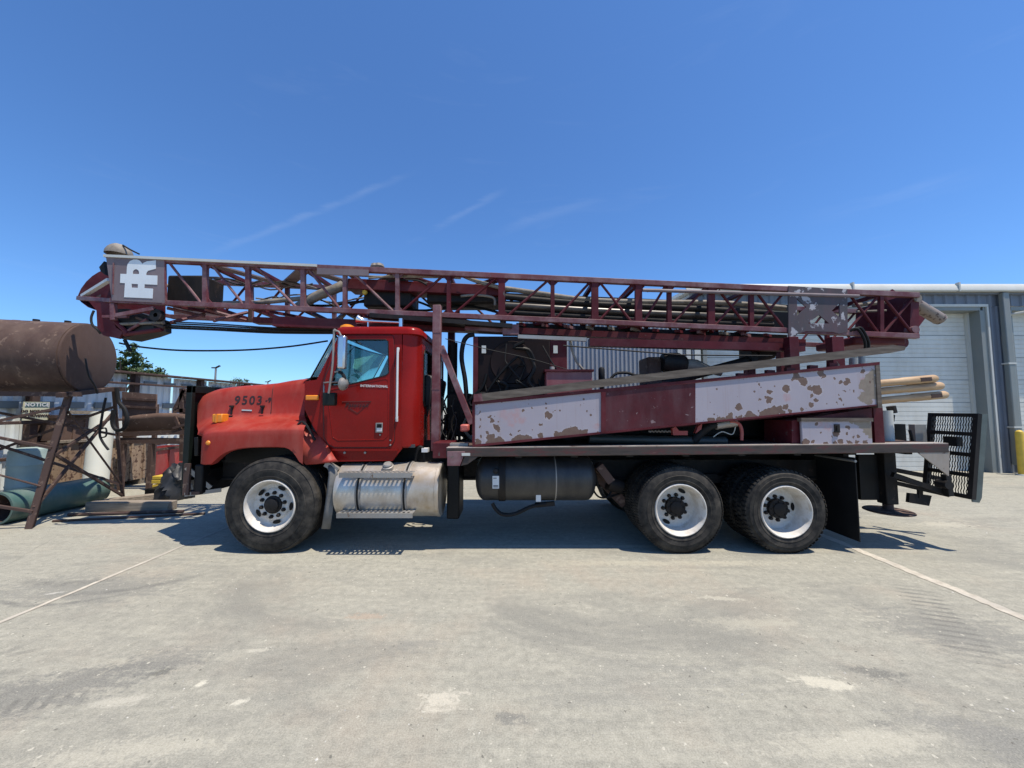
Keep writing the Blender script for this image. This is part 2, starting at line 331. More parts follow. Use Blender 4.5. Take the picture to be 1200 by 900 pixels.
# tinted glass
n = NT('tinted_glass'); n.t.nodes.remove(n.b)
tr = n.new('BsdfTransparent', None, Color=(0.62, 0.82, 0.80, 1)); gl = n.new('BsdfGlossy', None, Color=(0.9, 0.95, 1, 1), Roughness=0.02)
lw = n.new('LayerWeight', None, Blend=0.25); ms = n.new('MixShader', None, Fac=n.math('MULTIPLY_ADD', lw.outputs['Fresnel'], 0.8, 0.05))
n.link(tr.outputs[0], ms.inputs[1]); n.link(gl.outputs[0], ms.inputs[2]); n.link(ms.outputs[0], n.t.nodes['Material Output'].inputs[0]); M['glass'] = n.m
M['mirror'] = plain('mirror_back_steel', (0.55, 0.58, 0.62), 0.25, 0.9, var=0.05)
M['int'] = plain('cab_lining', (0.05, 0.052, 0.055), 0.8)
M['seat'] = plain('seat_vinyl', (0.03, 0.03, 0.034), 0.6)
M['teal'] = worn('teal_pipe_paint', (0.055, 0.115, 0.10), chip=(0.10, 0.07, 0.05), chip_at=0.70, rough=0.45, dirt=(0.22, 0.24, 0.21), dirt_amt=0.5)
M['teal_plastic'] = plain('pale_teal_plastic', (0.33, 0.42, 0.40), 0.5, var=0.1)
M['white_plastic'] = plain('white_plastic', (0.66, 0.66, 0.58), 0.55, var=0.08, scale=2)
M['red_box'] = worn('red_container_paint', (0.30, 0.028, 0.028), chip_at=0.72, rough=0.5, dirt_amt=0.3)
M['tarp'] = plain('black_tarpaulin', (0.016, 0.017, 0.019), 0.5, var=0.3)
M['bark'] = plain('bark', (0.09, 0.065, 0.045), 0.9)
n = NT('leaves'); M['leaf'] = n.done(n.mix(n.noise(3, 3), (0.030, 0.065, 0.016), (0.075, 0.12, 0.035)), 0.6)
# building sheet metal
M['wall_blue'] = worn('slate_blue_sheet', (0.135, 0.155, 0.19), chip_at=0.9, rough=0.5, dirt=(0.20, 0.20, 0.20), dirt_amt=0.3, var=0.08, bump=0.02)
M['wall_grey'] = worn('pale_grey_sheet', (0.30, 0.31, 0.33), chip_at=0.9, rough=0.45, dirt=(0.30, 0.29, 0.27), dirt_amt=0.3, var=0.06, bump=0.02)
M['door_white'] = worn('white_door_sheet', (0.60, 0.60, 0.55), chip_at=0.9, rough=0.5, dirt=(0.45, 0.42, 0.35), dirt_amt=0.55, var=0.05, bump=0.02)
M['trim'] = worn('pale_trim', (0.52, 0.53, 0.49), chip_at=0.86, rough=0.5, dirt=(0.45, 0.42, 0.36), dirt_amt=0.4, var=0.06, bump=0.02)
M['frame_grey'] = worn('green_grey_frame', (0.19, 0.215, 0.21), chip_at=0.85, rough=0.5, dirt_amt=0.3, var=0.06, bump=0.02)
M['fence_white'] = worn('white_fence_sheet', (0.74, 0.79, 0.78), chip_at=0.82, rough=0.5, dirt=(0.45, 0.42, 0.38), dirt_amt=0.35, var=0.05, bump=0.02)

# ================================================================== THE SETTING
# ------------------------------------------------------------------ concrete yard
n = NT('yard_concrete'); p = n.pos()
big = n.noise(0.33, 6, 0.6, vec=p, dist=0.4); mid = n.noise(1.7, 8, 0.66, vec=p, dist=0.3); fine = n.noise(16, 9, 0.74, vec=p)
sw = n.noise(2.4, 9, 0.72, vec=n.mapv(p, scale=(0.5, 2.8, 1), rot=(0, 0, R(7))), dist=0.6)
sw2 = n.noise(5.0, 9, 0.74, vec=n.mapv(p, scale=(0.35, 3.2, 1), rot=(0, 0, R(-14)), loc=(3, 8, 0)), dist=0.4)
bn = n.noise(20, 8, 0.72, vec=p, dist=0.8)
col = n.ramp(big, (0.3, (0.262, 0.256, 0.218)), (0.5, (0.338, 0.327, 0.272)), (0.7, (0.400, 0.378, 0.302)))
col = n.mix(0.55, col, n.ramp(mid, (0.28, (0.215, 0.213, 0.185)), (0.5, (0.338, 0.328, 0.275)), (0.72, (0.46, 0.438, 0.355))))
col = n.mix(0.42, col, n.ramp(sw, (0.34, (0.11, 0.112, 0.102)), (0.52, (0.33, 0.322, 0.272)), (0.66, (0.55, 0.52, 0.42))))
col = n.mix(0.30, col, n.ramp(sw2, (0.34, (0.17, 0.172, 0.16)), (0.52, (0.335, 0.326, 0.277)), (0.66, (0.54, 0.51, 0.42))))
col = n.mix(0.42, col, n.ramp(fine, (0.32, (0.13, 0.128, 0.11)), (0.5, (0.335, 0.326, 0.277)), (0.68, (0.56, 0.53, 0.45))))
# faint pink clay film in places
col = n.mix(n.math('MULTIPLY', n.ramp(n.noise(0.8, 6, 0.66, vec=n.mapv(p, loc=(5, 3, 0))), (0.52, 0.0), (0.68, 1.0)), 0.35), col, (0.40, 0.315, 0.24))
# coarse dark oil film
col = n.mix(n.math('MULTIPLY', n.ramp(n.noise(0.6, 9, 0.72, vec=n.mapv(p, loc=(11, 7, 0), scale=(0.7, 1.3, 1)), dist=0.8), (0.50, 0.0), (0.64, 1.0)), 0.60), col, (0.15, 0.152, 0.142))
def blob(cx, cy, rx, ry, rot=0.0, soft=0.6):
    q = n.mapv(p, loc=(-cx, -cy, 0)); q = n.mapv(q, rot=(0, 0, R(-rot))); q = n.mapv(q, scale=(1 / rx, 1 / ry, 0))
    d = n.new('VectorMath', {'operation': 'LENGTH'}); n.link(q, d.inputs[0])
    d2 = n.math('ADD', d.outputs['Value'], n.math('MULTIPLY_ADD', n.math('ADD', n.math('MULTIPLY', sw2, 0.45), n.math('MULTIPLY', bn, 0.55)), 5.0, -2.35))
    return n.ramp(d2, (0.55, 1.0), (1.25, 0.0))
def track(p0, p1, wd, pitch, slant, bend=0.0):
    a, b = V(p0), V(p1); dv = b - a; ang = math.atan2(dv.y, dv.x); ln = dv.length
    q = n.mapv(p, loc=(-a.x, -a.y, 0)); q = n.mapv(q, rot=(0, 0, -ang)); s = n.sep(q)
    v = n.math('ADD', s[1], n.math('MULTIPLY', n.math('MULTIPLY', s[0], s[0]), bend))
    av = n.math('DIVIDE', n.math('ABSOLUTE', v), wd)
    m = n.ramp(av, (0.55, 1.0), (1.0, 0.0))
    e = n.ramp(n.math('DIVIDE', s[0], ln), (0.0, 0.0), (0.15, 1.0), (0.8, 1.0), (1.0, 0.0))
    f = n.math('FRACT', n.math('ADD', n.math('DIVIDE', s[0], pitch), n.math('MULTIPLY', v, slant)))
    dsh = n.ramp(f, (0.02, 0.0), (0.12, 1.0), (0.40, 1.0), (0.55, 0.0))
    return n.math('MULTIPLY', n.math('MULTIPLY', m, e), n.math('MULTIPLY', dsh, n.ramp(sw2, (0.36, 0.0), (0.56, 1.0))))
def arc(cx, cy, rad, wd, a0, a1):
    q = n.mapv(p, loc=(-cx, -cy, 0)); s = n.sep(q)
    ln = n.math('SQRT', n.math('ADD', n.math('MULTIPLY', s[0], s[0]), n.math('MULTIPLY', s[1], s[1])))
    dd = n.math('ABSOLUTE', n.math('SUBTRACT', n.math('ADD', ln, n.math('MULTIPLY_ADD', bn, 0.03, -0.015)), rad)); m = n.ramp(n.math('DIVIDE', dd, wd), (0.3, 1.0), (1.0, 0.0))
    an = n.math('ARCTAN2', s[1], s[0]); cm = n.math('SUBTRACT', an, (a0 + a1) / 2)
    m2 = n.ramp(n.math('DIVIDE', n.math('ABSOLUTE', cm), abs(a1 - a0) / 2), (0.4, 1.0), (1.0, 0.0))
    return n.math('MULTIPLY', n.math('MULTIPLY', m, m2), n.ramp(n.noise(9, 8, 0.75, vec=p), (0.38, 0.0), (0.58, 1.0)))
def at(px, py): q = PG(px, py); return q.x, q.y
for (px, py, rx, ry, rot, amt, c) in [
        (190, 787, 0.10, 0.05, 30, 0.9, (0.045, 0.047, 0.036)), (190, 776, 0.40, 0.16, 10, 0.6, (0.14, 0.142, 0.138)),
        (595, 842, 0.11, 0.06, 0, 0.7, (0.12, 0.125, 0.122)), (1028, 790, 0.20, 0.10, -12, 0.8, (0.11, 0.112, 0.105)),
        (1040, 852, 0.12, 0.05, -10, 0.6, (0.14, 0.142, 0.135)), (490, 755, 0.30, 0.10, 0, 0.45, (0.18, 0.182, 0.172)),
        (30, 815, 0.9, 0.26, 20, 0.75, (0.14, 0.142, 0.136)), (1120, 740, 0.7, 0.42, -20, 0.65, (0.155, 0.157, 0.15)),
        (1180, 870, 0.5, 0.2, -20, 0.5, (0.17, 0.172, 0.168)), (100, 690, 1.1, 0.38, 0, 0.6, (0.165, 0.167, 0.16)), (750, 800, 0.9, 0.3, 5, 0.3, (0.20, 0.202, 0.19)),
        (965, 800, 0.24, 0.08, -14, 0.85, (0.62, 0.585, 0.48)), (235, 802, 0.055, 0.035, 30, 0.95, (0.66, 0.63, 0.53)), (280, 590 + 233, 0.06, 0.03, 20, 0.9, (0.62, 0.59, 0.5)),
        (515, 822, 0.20, 0.10, 10, 0.8, (0.60, 0.56, 0.47)), (65, 695, 0.10, 0.03, 20, 0.9, (0.62, 0.60, 0.55)), (140, 822, 0.2, 0.05, 10, 0.6, (0.56, 0.53, 0.45)),
        (880, 730, 0.6, 0.12, 0, 0.45, (0.50, 0.47, 0.38)), (150, 880, 0.6, 0.10, 8, 0.55, (0.54, 0.51, 0.42)), (850, 702, 0.3, 0.05, -8, 0.6, (0.55, 0.52, 0.43)),
        (430, 723, 0.24, 0.07, 0, 0.5, (0.44, 0.31, 0.22)), (1010, 870, 0.7, 0.10, 4, 0.55, (0.54, 0.51, 0.42)), (300, 762, 0.12, 0.03, 0, 0.7, (0.56, 0.53, 0.45)),
        (1110, 615, 0.55, 0.20, 0, 0.6, (0.58, 0.54, 0.44)), (770, 660, 1.8, 0.10, 0, 0.45, (0.52, 0.48, 0.38)), (700, 640, 2.4, 0.06, 0, 0.5, (0.54, 0.50, 0.41))]:
    x, y = at(px, py); col = n.mix(n.math('MULTIPLY', blob(x, y, rx, ry, rot), amt), col, c)
for (px, py, rad, wd, a0, a1) in [(180, 640, 1.0, 0.08, -2.1, -0.9), (170, 655, 1.0, 0.035, -2.2, -0.7), (215, 640, 1.2, 0.06, -1.9, -0.6), (-40, 720, 1.1, 0.05, -1.2, -0.2), (40, 735, 1.0, 0.06, -1.7, -0.6), (20, 745, 1.3, 0.05, -1.9, -0.5)]:
    x, y = at(px, py); col = n.mix(n.math('MULTIPLY', arc(x, y, rad, wd, a0, a1), 0.9), col, (0.11, 0.112, 0.108))
for (a, b, wd, pt, sl, bd, amt) in [((1062, 682), (1190, 800), 0.19, 0.085, 2.2, 0.04, 0.8), ((-60, 838), (120, 812), 0.075, 0.085, 3.0, 0.05, 0.85), ((-40, 800), (100, 770), 0.05, 0.5, 1.0, 0.05, 0.6), ((0, 770), (90, 752), 0.03, 0.4, 1.0, 0.0, 0.5)]:
    col = n.mix(n.math('MULTIPLY', track(PG(*a), PG(*b), wd, pt, sl, bd), amt), col, (0.095, 0.097, 0.093))
# hairline cracks, pits and pale specks
wob = n.mix(0.12, p, n.noise(3, 4, 0.6, vec=p, out='Color'))
ce = n.voro(0.42, wob, 'DISTANCE_TO_EDGE'); col = n.mix(n.math('MULTIPLY', n.ramp(ce, (0.0, 1.0), (0.005, 0.0)), n.ramp(big, (0.5, 0.0), (0.6, 0.5))), col, (0.12, 0.115, 0.10))
pv = n.mix(0.03, p, n.noise(30, 3, 0.6, vec=p, out='Color'))
sp = n.voro(34, pv); spc = n.new('SeparateColor', None, Color=n.voro(34, pv, 'F1', 'Color')).outputs
col = n.mix(n.math('LESS_THAN', sp, n.math('MULTIPLY', n.math('POWER', spc[0], 7.0), n.math('MULTIPLY_ADD', mid, 0.9, -0.2))), col, (0.56, 0.535, 0.455))
col = n.mix(n.math('LESS_THAN', sp, n.math('MULTIPLY', n.math('POWER', spc[1], 22.0), 0.30)), col, (0.11, 0.107, 0.09))
gr = n.noise(110, 4, 0.7, vec=p); col = n.mix(0.30, col, n.ramp(gr, (0.32, (0.10, 0.098, 0.085)), (0.68, (0.60, 0.575, 0.50))))
col = n.mix(1.0, n.mix(0.12, col, n.mix(1.0, col, col, 'MULTIPLY')), (0.985, 0.98, 0.945), 'MULTIPLY')
n.bump(n.math('ADD', n.math('MULTIPLY', fine, 0.8), n.math('MULTIPLY', gr, 0.4)), 0.5, 0.010)
M['concrete'] = n.done(col, 0.88, spec=0.3)
g = MB(); g.add([(-220, -40, 0), (220, -40, 0), (220, 400, 0), (-220, 400, 0)], [(0, 1, 2, 3)])
ground = struct(put('ground', g, M['concrete'], origin=(0, 0, 0)))
n = NT('pale_joint_filler'); g = n.noise(12, 7, 0.7, vec=n.pos()); h = n.noise(1.5, 5, 0.6, vec=n.pos())
n.bump(g, 0.4, 0.01)
M['joint'] = n.done(n.mix(n.ramp(h, (0.45, 0.0), (0.62, 0.8)), n.ramp(g, (0.3, (0.34, 0.30, 0.24)), (0.7, (0.60, 0.55, 0.45))), (0.30, 0.285, 0.25)), 0.9)
def joint(x, wd, y0=0.6, y1=24.0):
    random.seed(int(x * 100)); mb = MB(); rows = []; y = y0; o = 0
    while y < y1:
        o = o * 0.8 + random.uniform(-0.004, 0.004); a = wd * random.uniform(0.34, 0.52); b = wd * random.uniform(0.34, 0.52)
        rows.append([V((x + o - a, y, 0.004)), V((x + o + b, y, 0.004))]); y += random.uniform(0.03, 0.09) * (1 if y < 6 else 5)
    mb.grid(rows); return put('expansion_joint', mb, M['joint'], ground, origin=(0, 0, 0))
joint(-4.13, 0.05); joint(4.22, 0.12)
# loose grit and stones
random.seed(3); mb = MB()
for k in range(1500):
    y = 1.2 + 6.5 * random.random() ** 1.3; x = random.uniform(-1.5, 1.5) * y * 0.98
    s = 0.002 + 0.008 * random.random() ** 7; a = random.random() * 6.28
    vs = []
    for j in range(4):
        t = a + j * 1.5708; r = s * random.uniform(0.6, 1.3); vs.append((x + r * math.cos(t), y + r * math.sin(t), 0.0005))
    vs.append((x + s * .2, y, s * random.uniform(0.5, 1.0)))
    mb.add(vs, [(0, 1, 4), (1, 2, 4), (2, 3, 4), (3, 0, 4)])
n = NT('grit'); M['grit'] = n.done(n.ramp(n.noise(9, 2, 0.5, vec=n.pos()), (0.36, (0.12, 0.11, 0.09)), (0.45, (0.30, 0.285, 0.24)), (0.6, (0.58, 0.55, 0.48))), 0.9)
o = put('loose_grit', mb, M['grit'], origin=(0, 0, 0)); o['kind'] = 'stuff'; o['label'] = 'loose grit and small stones scattered over the concrete yard'; o['category'] = 'grit'

# ------------------------------------------------------------------ workshop at the right
YB = 10.0; OV = 0.22
def corr(mb, x0, x1, z0, z1, Y, pitch=0.2, dep=0.03, duty=0.35):
    vs = []; x = x0
    while x < x1 - 1e-6:
        for (t, d) in ((0, 0), (duty * 0.35, -dep), (duty, -dep), (duty * 1.35, 0)):
            xx = min(x + t * pitch, x1); vs.append((xx, Y + d))
        x += pitch
    vs.append((x1, Y)); rows = [[V((a, b, z0)) for a, b in vs], [V((a, b, z1)) for a, b in vs]]
    return mb.grid(rows)
zE = P(1100, 341, YB - OV).z; zH = P(1100, 364, YB).z
bxw = P(614, 450, YB).x; bx0 = P(812, 450, YB).x; dx0 = P(829, 450, YB).x; dx1 = P(1154, 450, YB).x; d2 = P(1192, 450, YB).x; bx1 = 24.0
bl = thing('workshop_building', 'low slate blue and white metal workshop with roll doors behind the rig', 'building', (bx0, YB, 0))
mb = MB(); corr(mb, bx0, dx0 - 0.35, 0, zE, YB, 0.115, 0.03, 0.3); put('wall', mb, M['wall_grey'], bl)
zL = P(700, 366, YB).z
mb = MB(); corr(mb, bxw, bx0 - 0.002, 0, zL, YB + 0.05, 0.115, 0.03, 0.3); an = put('annex_wall', mb, M['wall_grey'], bl)
mb = MB(); mb.prism([(bxw - 0.1, YB - 0.02, zL), (bxw - 0.1, YB + 6, zL + 0.3), (bxw - 0.1, YB + 6, zL + 0.4), (bxw - 0.1, YB - 0.02, zL + 0.1)], (bx0 - bxw + 0.09, 0, 0)); put('annex_roof', mb, M['trim'], an)
mb = MB(); mb.box((bxw, YB + 0.06, 0), (bxw + 0.08, YB + 6, zL)); put('annex_wall', mb, M['wall_grey'], an)
for px in (796, 806): x = P(px, 400, YB).x; mb = MB(); mb.box((x - 0.06, YB - 0.03, 0), (x + 0.06, YB + 0.015, zL)); put('annex_trim', mb, M['trim'], an)
mb = MB(); corr(mb, dx0 - 0.35, bx1, zH + 0.12, zE, YB, 0.30, 0.035); put('wall', mb, M['wall_blue'], bl)
mb = MB(); corr(mb, dx1 + 0.24, d2 - 0.12, 0, zH + 0.12, YB, 0.2, 0.035); put('wall', mb, M['wall_blue'], bl)
mb = MB(); mb.box((bx0, YB + 0.04, 0), (bx0 + 0.1, YB + 26, zE)); put('wall', mb, M['wall_grey'], bl)
mb = MB(); mb.prism([(bx0 - 0.15, YB - OV + 0.1, zE), (bx0 - 0.15, YB + 26, zE + 1.6), (bx0 - 0.15, YB + 26, zE + 1.72), (bx0 - 0.15, YB - OV + 0.1, zE + 0.09)], (bx1 - bx0 + 0.2, 0, 0)); put('roof', mb, M['trim'], bl)
mb = MB(); zt = P(1100, 331.5, YB - OV).z; g0 = YB - OV
mb.prism([(bx0 - 0.2, g0 + 0.12, zE - 0.0), (bx0 - 0.2, g0 + 0.02, zE + 0.0), (bx0 - 0.2, g0, zE + 0.03), (bx0 - 0.2, g0 + 0.015, zt - 0.09), (bx0 - 0.2, g0 + 0.09, zt), (bx0 - 0.2, g0 + 0.11, zt), (bx0 - 0.2, g0 + 0.05, zt - 0.09), (bx0 - 0.2, g0 + 0.04, zE + 0.05), (bx0 - 0.2, g0 + 0.12, zE + 0.04)], (bx1 - bx0 + 0.2, 0, 0))
gut = put('gutter', mb, M['trim'], bl)
for px in (1012, 1140):
    x = P(px, 335, YB - 0.5).x; mb = MB(); mb.box((x - 0.02, g0 - 0.01, zE), (x + 0.02, g0 + 0.08, zt + 0.02)); put('gutter_bracket', mb, M['trim'], gut)
mb = MB(); mb.box((bx0, g0 + 0.125, zE - 0.05), (bx1, YB + 0.02, zE - 0.01)); put('soffit', mb, M['wall_blue'], bl)
REC = 0.30
def roll_door(x0, x1, name):
    dr = put('door_frame', MB().box((x0 - 0.02, YB - 0.02, zH), (x1 + 0.02, YB + REC, zH + 0.10)).box((x1, YB - 0.02, 0), (x1 + 0.10, YB + REC, zH)).box((x0 - 0.10, YB - 0.02, 0), (x0, YB + REC, zH)), M['frame_grey'], bl)
    nP = 7; hp = zH / nP; prof = []
    for k in range(5):
        z = k * hp / 5; prof += [(0, z + 0.006), (0.0, z + hp / 5 - 0.014), (0.012, z + hp / 5 - 0.010), (0.012, z + hp / 5 - 0.002)]
    mb = MB(); mb.grid([[V((x0, YB + REC + d, z)) for d, z in prof], [V((x1, YB + REC + d, z)) for d, z in prof]])
    src = None
    for k in range(nP):
        if src is None: src = put('door_panel', mb, M['door_white'], dr, angle=20)
        else: inst(src, dr, (0, 0, k * hp))
    mb = MB(); mb.box((x0, YB + REC + 0.03, 0), (x1, YB + REC + 0.06, zH)); put('door_core', mb, M['frame_grey'], dr)
    return dr
dr = roll_door(dx0, dx1, 'a'); roll_door(d2, d2 + 5.0, 'b')
# white trim around the opening and the cream strip beside the panels
mb = MB(); mb.box((dx0 - 0.3, YB - 0.045, zH + 0.10), (dx1 + 0.22, YB - 0.005, zH + 0.17)); put('header_trim', mb, M['trim'], bl)
mb = MB(); mb.box((dx1 + 0.17, YB - 0.045, 0), (dx1 + 0.22, YB - 0.005, zH + 0.098)); put('side_trim', mb, M['trim'], bl)
mb = MB(); mb.box((dx1 + 0.10, YB - 0.012, 0), (dx1 + 0.17, YB + 0.1, zH + 0.098)); put('jamb', mb, M['frame_grey'], bl)
mb = MB(); mb.box((dx1 - 0.06, YB + 0.22, 0), (dx1 - 0.002, YB + REC - 0.002, zH - 0.002)); put('door_track', mb, M['trim'], bl)
mb = MB(); mb.box((d2 - 0.17, YB - 0.045, 0), (d2 - 0.11, YB - 0.005, zH + 0.14)); put('side_trim', mb, M['trim'], bl)
mb = MB(); mb.box((dx0 - 0.34, YB - 0.05, 0), (dx0 - 0.18, YB + 0.05, zH + 0.098)); put('side_trim', mb, M['trim'], bl)
xd = P(1185, 450, YB - 0.12).x
mb = MB(); mb.box((xd - 0.085, YB - 0.18, 0.22), (xd + 0.085, YB - 0.06, zE - 0.02)); dsp = put('downspout', mb, M['frame_grey'], bl, bevel=0.02)
mb = MB(); mb.bar((xd, YB - 0.12, 0.24), (xd + 0.16, YB - 0.36, 0.06), 0.15, 0.11); put('spout_elbow', mb, M['frame_grey'], dsp)
for z in (1.2, 2.9): mb = MB(); mb.box((xd - 0.11, YB - 0.19, z), (xd + 0.11, YB - 0.04, z + 0.04)); put('spout_strap', mb, M['trim'], dsp)
mb = MB(); q = P(1193, 368, YB - 0.1); mb.tube([q + V((-0.15, 0.1, 0)), q + V((0, -0.15, 0.02)), q + V((0.3, -0.2, 0.1))], 0.035, 8); put('wall_lamp_arm', mb, M['trim'], bl)
# yellow bollard by the second door
qb = PG(1199, 557); bo = thing('bollard', 'yellow steel bollard standing before the workshop at the right edge', 'bollard', (qb.x, qb.y, 0))
mb = MB(); mb.lathe(qb, (0, 0, 1), [(0.0, 1.16), (0.035, 1.15), (0.065, 1.12), (0.078, 1.06), (0.078, 0.0)], 24); put('post', mb, M['yellow'], bo)
mb = MB(); mb.lathe(qb, (0, 0, 1), [(0.078, 0.03), (0.12, 0.028), (0.13, 0.0)], 24); put('footing_collar', mb, M['trim'], bo)

# ------------------------------------------------------------------ sheet metal fence at the left (runs away from the viewer)
XF = -9.55; FH = 2.62
fe = thing('sheet_metal_fence', 'white corrugated sheet fence on rusty steel posts at left', 'fence', (XF, 5, 0))
y = 3.2; k = 0
while y < 24:
    mb = MB(); vs = []; yy = y
    while yy < y + 1.18:
        for (t, d) in ((0, 0), (0.03, 0.03), (0.10, 0.03), (0.13, 0)): vs.append((yy + t, d))
        yy += 0.2
    mb.grid([[V((XF + 0.0 - d, a, 0.1)) for a, d in vs], [V((XF + 0.0 - d, a, FH - 0.06)) for a, d in vs]])
    put('sheet', mb, M['fence_white'] if y < 11.8 else M['wall_grey'], fe); y += 1.2
yp = 3.4
while yp < 24:
    mb = MB(); mb.box((XF + 0.02, yp - 0.06, 0), (XF + 0.16, yp + 0.06, FH - 0.05)); put('post', mb, M['rust'], fe); yp += 1.95
for z, h in ((FH - 0.05, 0.05), (2.30, 0.05), (1.42, 0.06), (0.75, 0.06)):
    mb = MB(); mb.box((XF + 0.16 if z < FH - 0.1 else XF - 0.03, 3.2, z), (XF + 0.23, 24, z + h)); put('rail', mb, M['rust'], fe, bevel=0.008)
for zz, hz_ in ((2.36, 0.06), (1.72, 0.14)):            # short hat brackets hanging below each rail
    for k in range(22):
        yy = 3.5 + k * 0.55; mb = MB(); mb.box((XF + 0.005, yy, zz), (XF + 0.035, yy + 0.34, zz + hz_)); put('bracket', mb, M['frame_grey'], fe)
# a notice board on the fence
s0 = P(28, 462, 1); 
def on_fence(px, py): 
    Y = XF * FPX / (px - 600) if px != 600 else 10
    Y = (XF + 0.25) * FPX / (px - 600); return P(px, py, Y)
a0 = on_fence(28.5, 472); a1 = on_fence(59, 472); ztop = on_fence(43, 471).z; zbot = on_fence(43, 492.5).z
si = thing('notice_sign', 'small cream notice board with dark green header on the fence', 'sign', (XF + 0.25, (a0.y + a1.y) / 2, zbot))
mb = MB(); mb.box((XF + 0.235, a0.y, zbot), (XF + 0.25, a1.y, ztop)); put('board', mb, plain('cream_board', (0.62, 0.60, 0.42), 0.6, var=0.06), si)
hh = ztop - zbot; wy = a1.y - a0.y; mid_y = (a0.y + a1.y) / 2
mb = MB(); mb.box((XF + 0.250, a0.y + 0.02, zbot + hh * 0.71), (XF + 0.254, a1.y - 0.02, ztop - 0.012)); put('header', mb, plain('header_green', (0.06, 0.13, 0.13), 0.6), si)
def sgn(zc): return lambda x, y, z: V((XF + 0.2565 + z, mid_y + x, zc + y))
put('lettering', text_mb('NOTICE', hh * 0.26, sgn(zbot + hh * 0.84), 0.001, 1.15, 0.004), M['white'], si)
put('lettering', text_mb('DO NOT PARK', hh * 0.185, sgn(zbot + hh * 0.49), 0.001, 1.05, 0.004), M['letter_black'], si)
put('lettering', text_mb('IN DRIVEWAY', hh * 0.185, sgn(zbot + hh * 0.24), 0.001, 1.05, 0.004), M['letter_black'], si)

# ------------------------------------------------------------------ trees beyond the fence, light masts
def tree(px, py_top, py_bot, wpx, Y, label, seed):
    random.seed(seed); base = P(px, 470, Y); base.z = 0; top = P(px, py_top, Y).z; low = P(px, py_bot, Y).z; hw = wpx / 2 * Y / FPX
    t = thing('tree', label, 'tree', base, 'trees behind the fence')
    mb = MB(); mb.tube(spline([base, base + V((0.1, 0, low * 0.5)), base + V((-0.05, 0.1, (low + top) / 2))]), [0.16] * 6 + [0.10] * 6 + [0.05], 8)
    for k in range(7):
        a = k * 0.9; q = base + V((0, 0, low * 0.75 + 0.1 * k)); mb.tube([q, q + V((math.cos(a) * hw * 0.5, math.sin(a) * hw * 0.5, 0.5)), q + V((math.cos(a) * hw * 0.85, math.sin(a) * hw * 0.85, (top - low) * 0.5))], [0.05, 0.035, 0.012], 6)
    put('trunk', mb, M['bark'], t)
    mb = MB(); c = base + V((0, 0, (top + low) / 2)); hz = (top - low) / 2
    cl = []
    for k in range(34):
        while True:
            d = V((random.uniform(-1, 1), random.uniform(-1, 1), random.uniform(-1, 1)))
            if d.length < 1: break
        cl.append((c + V((d.x * hw, d.y * hw, d.z * hz)), random.uniform(0.16, 0.34) * hw))
    for q, r in cl:
        for k in range(95):
            d = V((random.gauss(0, .5), random.gauss(0, .5), random.gauss(0, .38))) * r; s = random.uniform(0.04, 0.085)
            e1 = V((random.uniform(-1, 1), random.uniform(-1, 1), random.uniform(-.6, .6))).normalized(); e2 = e1.cross(V((random.uniform(-1, 1), random.uniform(-1, 1), 1))).normalized()
            x = q + d; mb.add([x - e1 * s, x + e2 * s * .5, x + e1 * s, x - e2 * s * .5], [(0, 1, 2, 3)])
    put('crown', mb, M['leaf'], t)
tree(141, 398, 446, 40, 15, 'leafy tree beyond the fence right behind the brown tank', 1)
tree(168, 427, 450, 34, 17, 'low bushy treetop over the fence beside the brown tank', 2)
tree(282, 444.5, 462, 26, 34, 'small distant treetop behind the hood of the rig', 4)
def light_mast(px, py, Y, label):
    q = P(px, py, Y); b = V((q.x, Y, 0)); t = thing('light_mast', label, 'light pole', b, 'distant light masts')
    mb = MB(); mb.tube([b, V((q.x, Y, q.z))], [0.13, 0.09], 8); put('pole', mb, M['steel'], t)
    for s in (-1, 1):
        mb = MB(); mb.bar(V((q.x, Y, q.z)), V((q.x + s * 0.42, Y, q.z + (0.22 if s > 0 else 0.0))), 0.2, 0.12); put('lamp_head', mb, M['dark_steel'], t)
light_mast(253, 431, 40, 'taller distant lamp pole rising over the far shed roof')
light_mast(314, 447.5, 60, 'smaller distant lamp pole just above the red hood')
# far long shed roof seen beyond the fence

# ------------------------------------------------------------------ yard clutter at the left
# elevated rusty tank on its braced stand
TC = V((-6.98, 6.1, P(106, 420, 6.1).z)); TA = V((0.966, 0.259, 0)).normalized(); TR = 0.575
tk = thing('elevated_tank', 'big brown rusty cylindrical tank on a braced steel stand at left', 'tank', (TC.x, TC.y, 0))
mb = MB(); mb.lathe(TC, TA, [(TR - 0.012, -0.045), (TR, -0.05), (TR, -0.9), (TR + 0.004, -0.905), (TR + 0.004, -0.93), (TR, -0.935), (TR, -4.2), (0.0, -4.2)], 56); sh = put('shell', mb, M['tank_rust'], tk)
mb = MB(); mb.lathe(TC, TA, [(0.0, -0.01), (TR - 0.03, -0.012), (TR - 0.012, -0.02), (TR - 0.012, -0.045)], 56); put('end_plate', mb, worn('paler_tank_end', (0.072, 0.040, 0.030), chip=(0.10, 0.06, 0.05), chip_at=0.62, rough=0.8, dirt=(0.11, 0.07, 0.055), dirt_amt=0.5, bump=0.12), tk)
ts = V((0, 0, 1)).cross(TA).normalized()
for dz, t in ((TR + 0.01, -0.35), (TR + 0.01, -0.75)):
    mb = MB(); mb.lathe(TC + TA * t + V((0, 0, dz - 0.02)), (0, 0, 1), [(0.0, 0.045), (0.04, 0.045), (0.04, 0.0)], 12); put('bung', mb, M['dark_steel'], tk)
mb = MB(); mb.tube(spline([P(100, 420, 5.6), P(104, 440, 5.62), P(111, 452, 5.7), P(114, 461, 5.8)]), 0.012, 6); put('drain_pipe', mb, M['dark_steel'], tk)
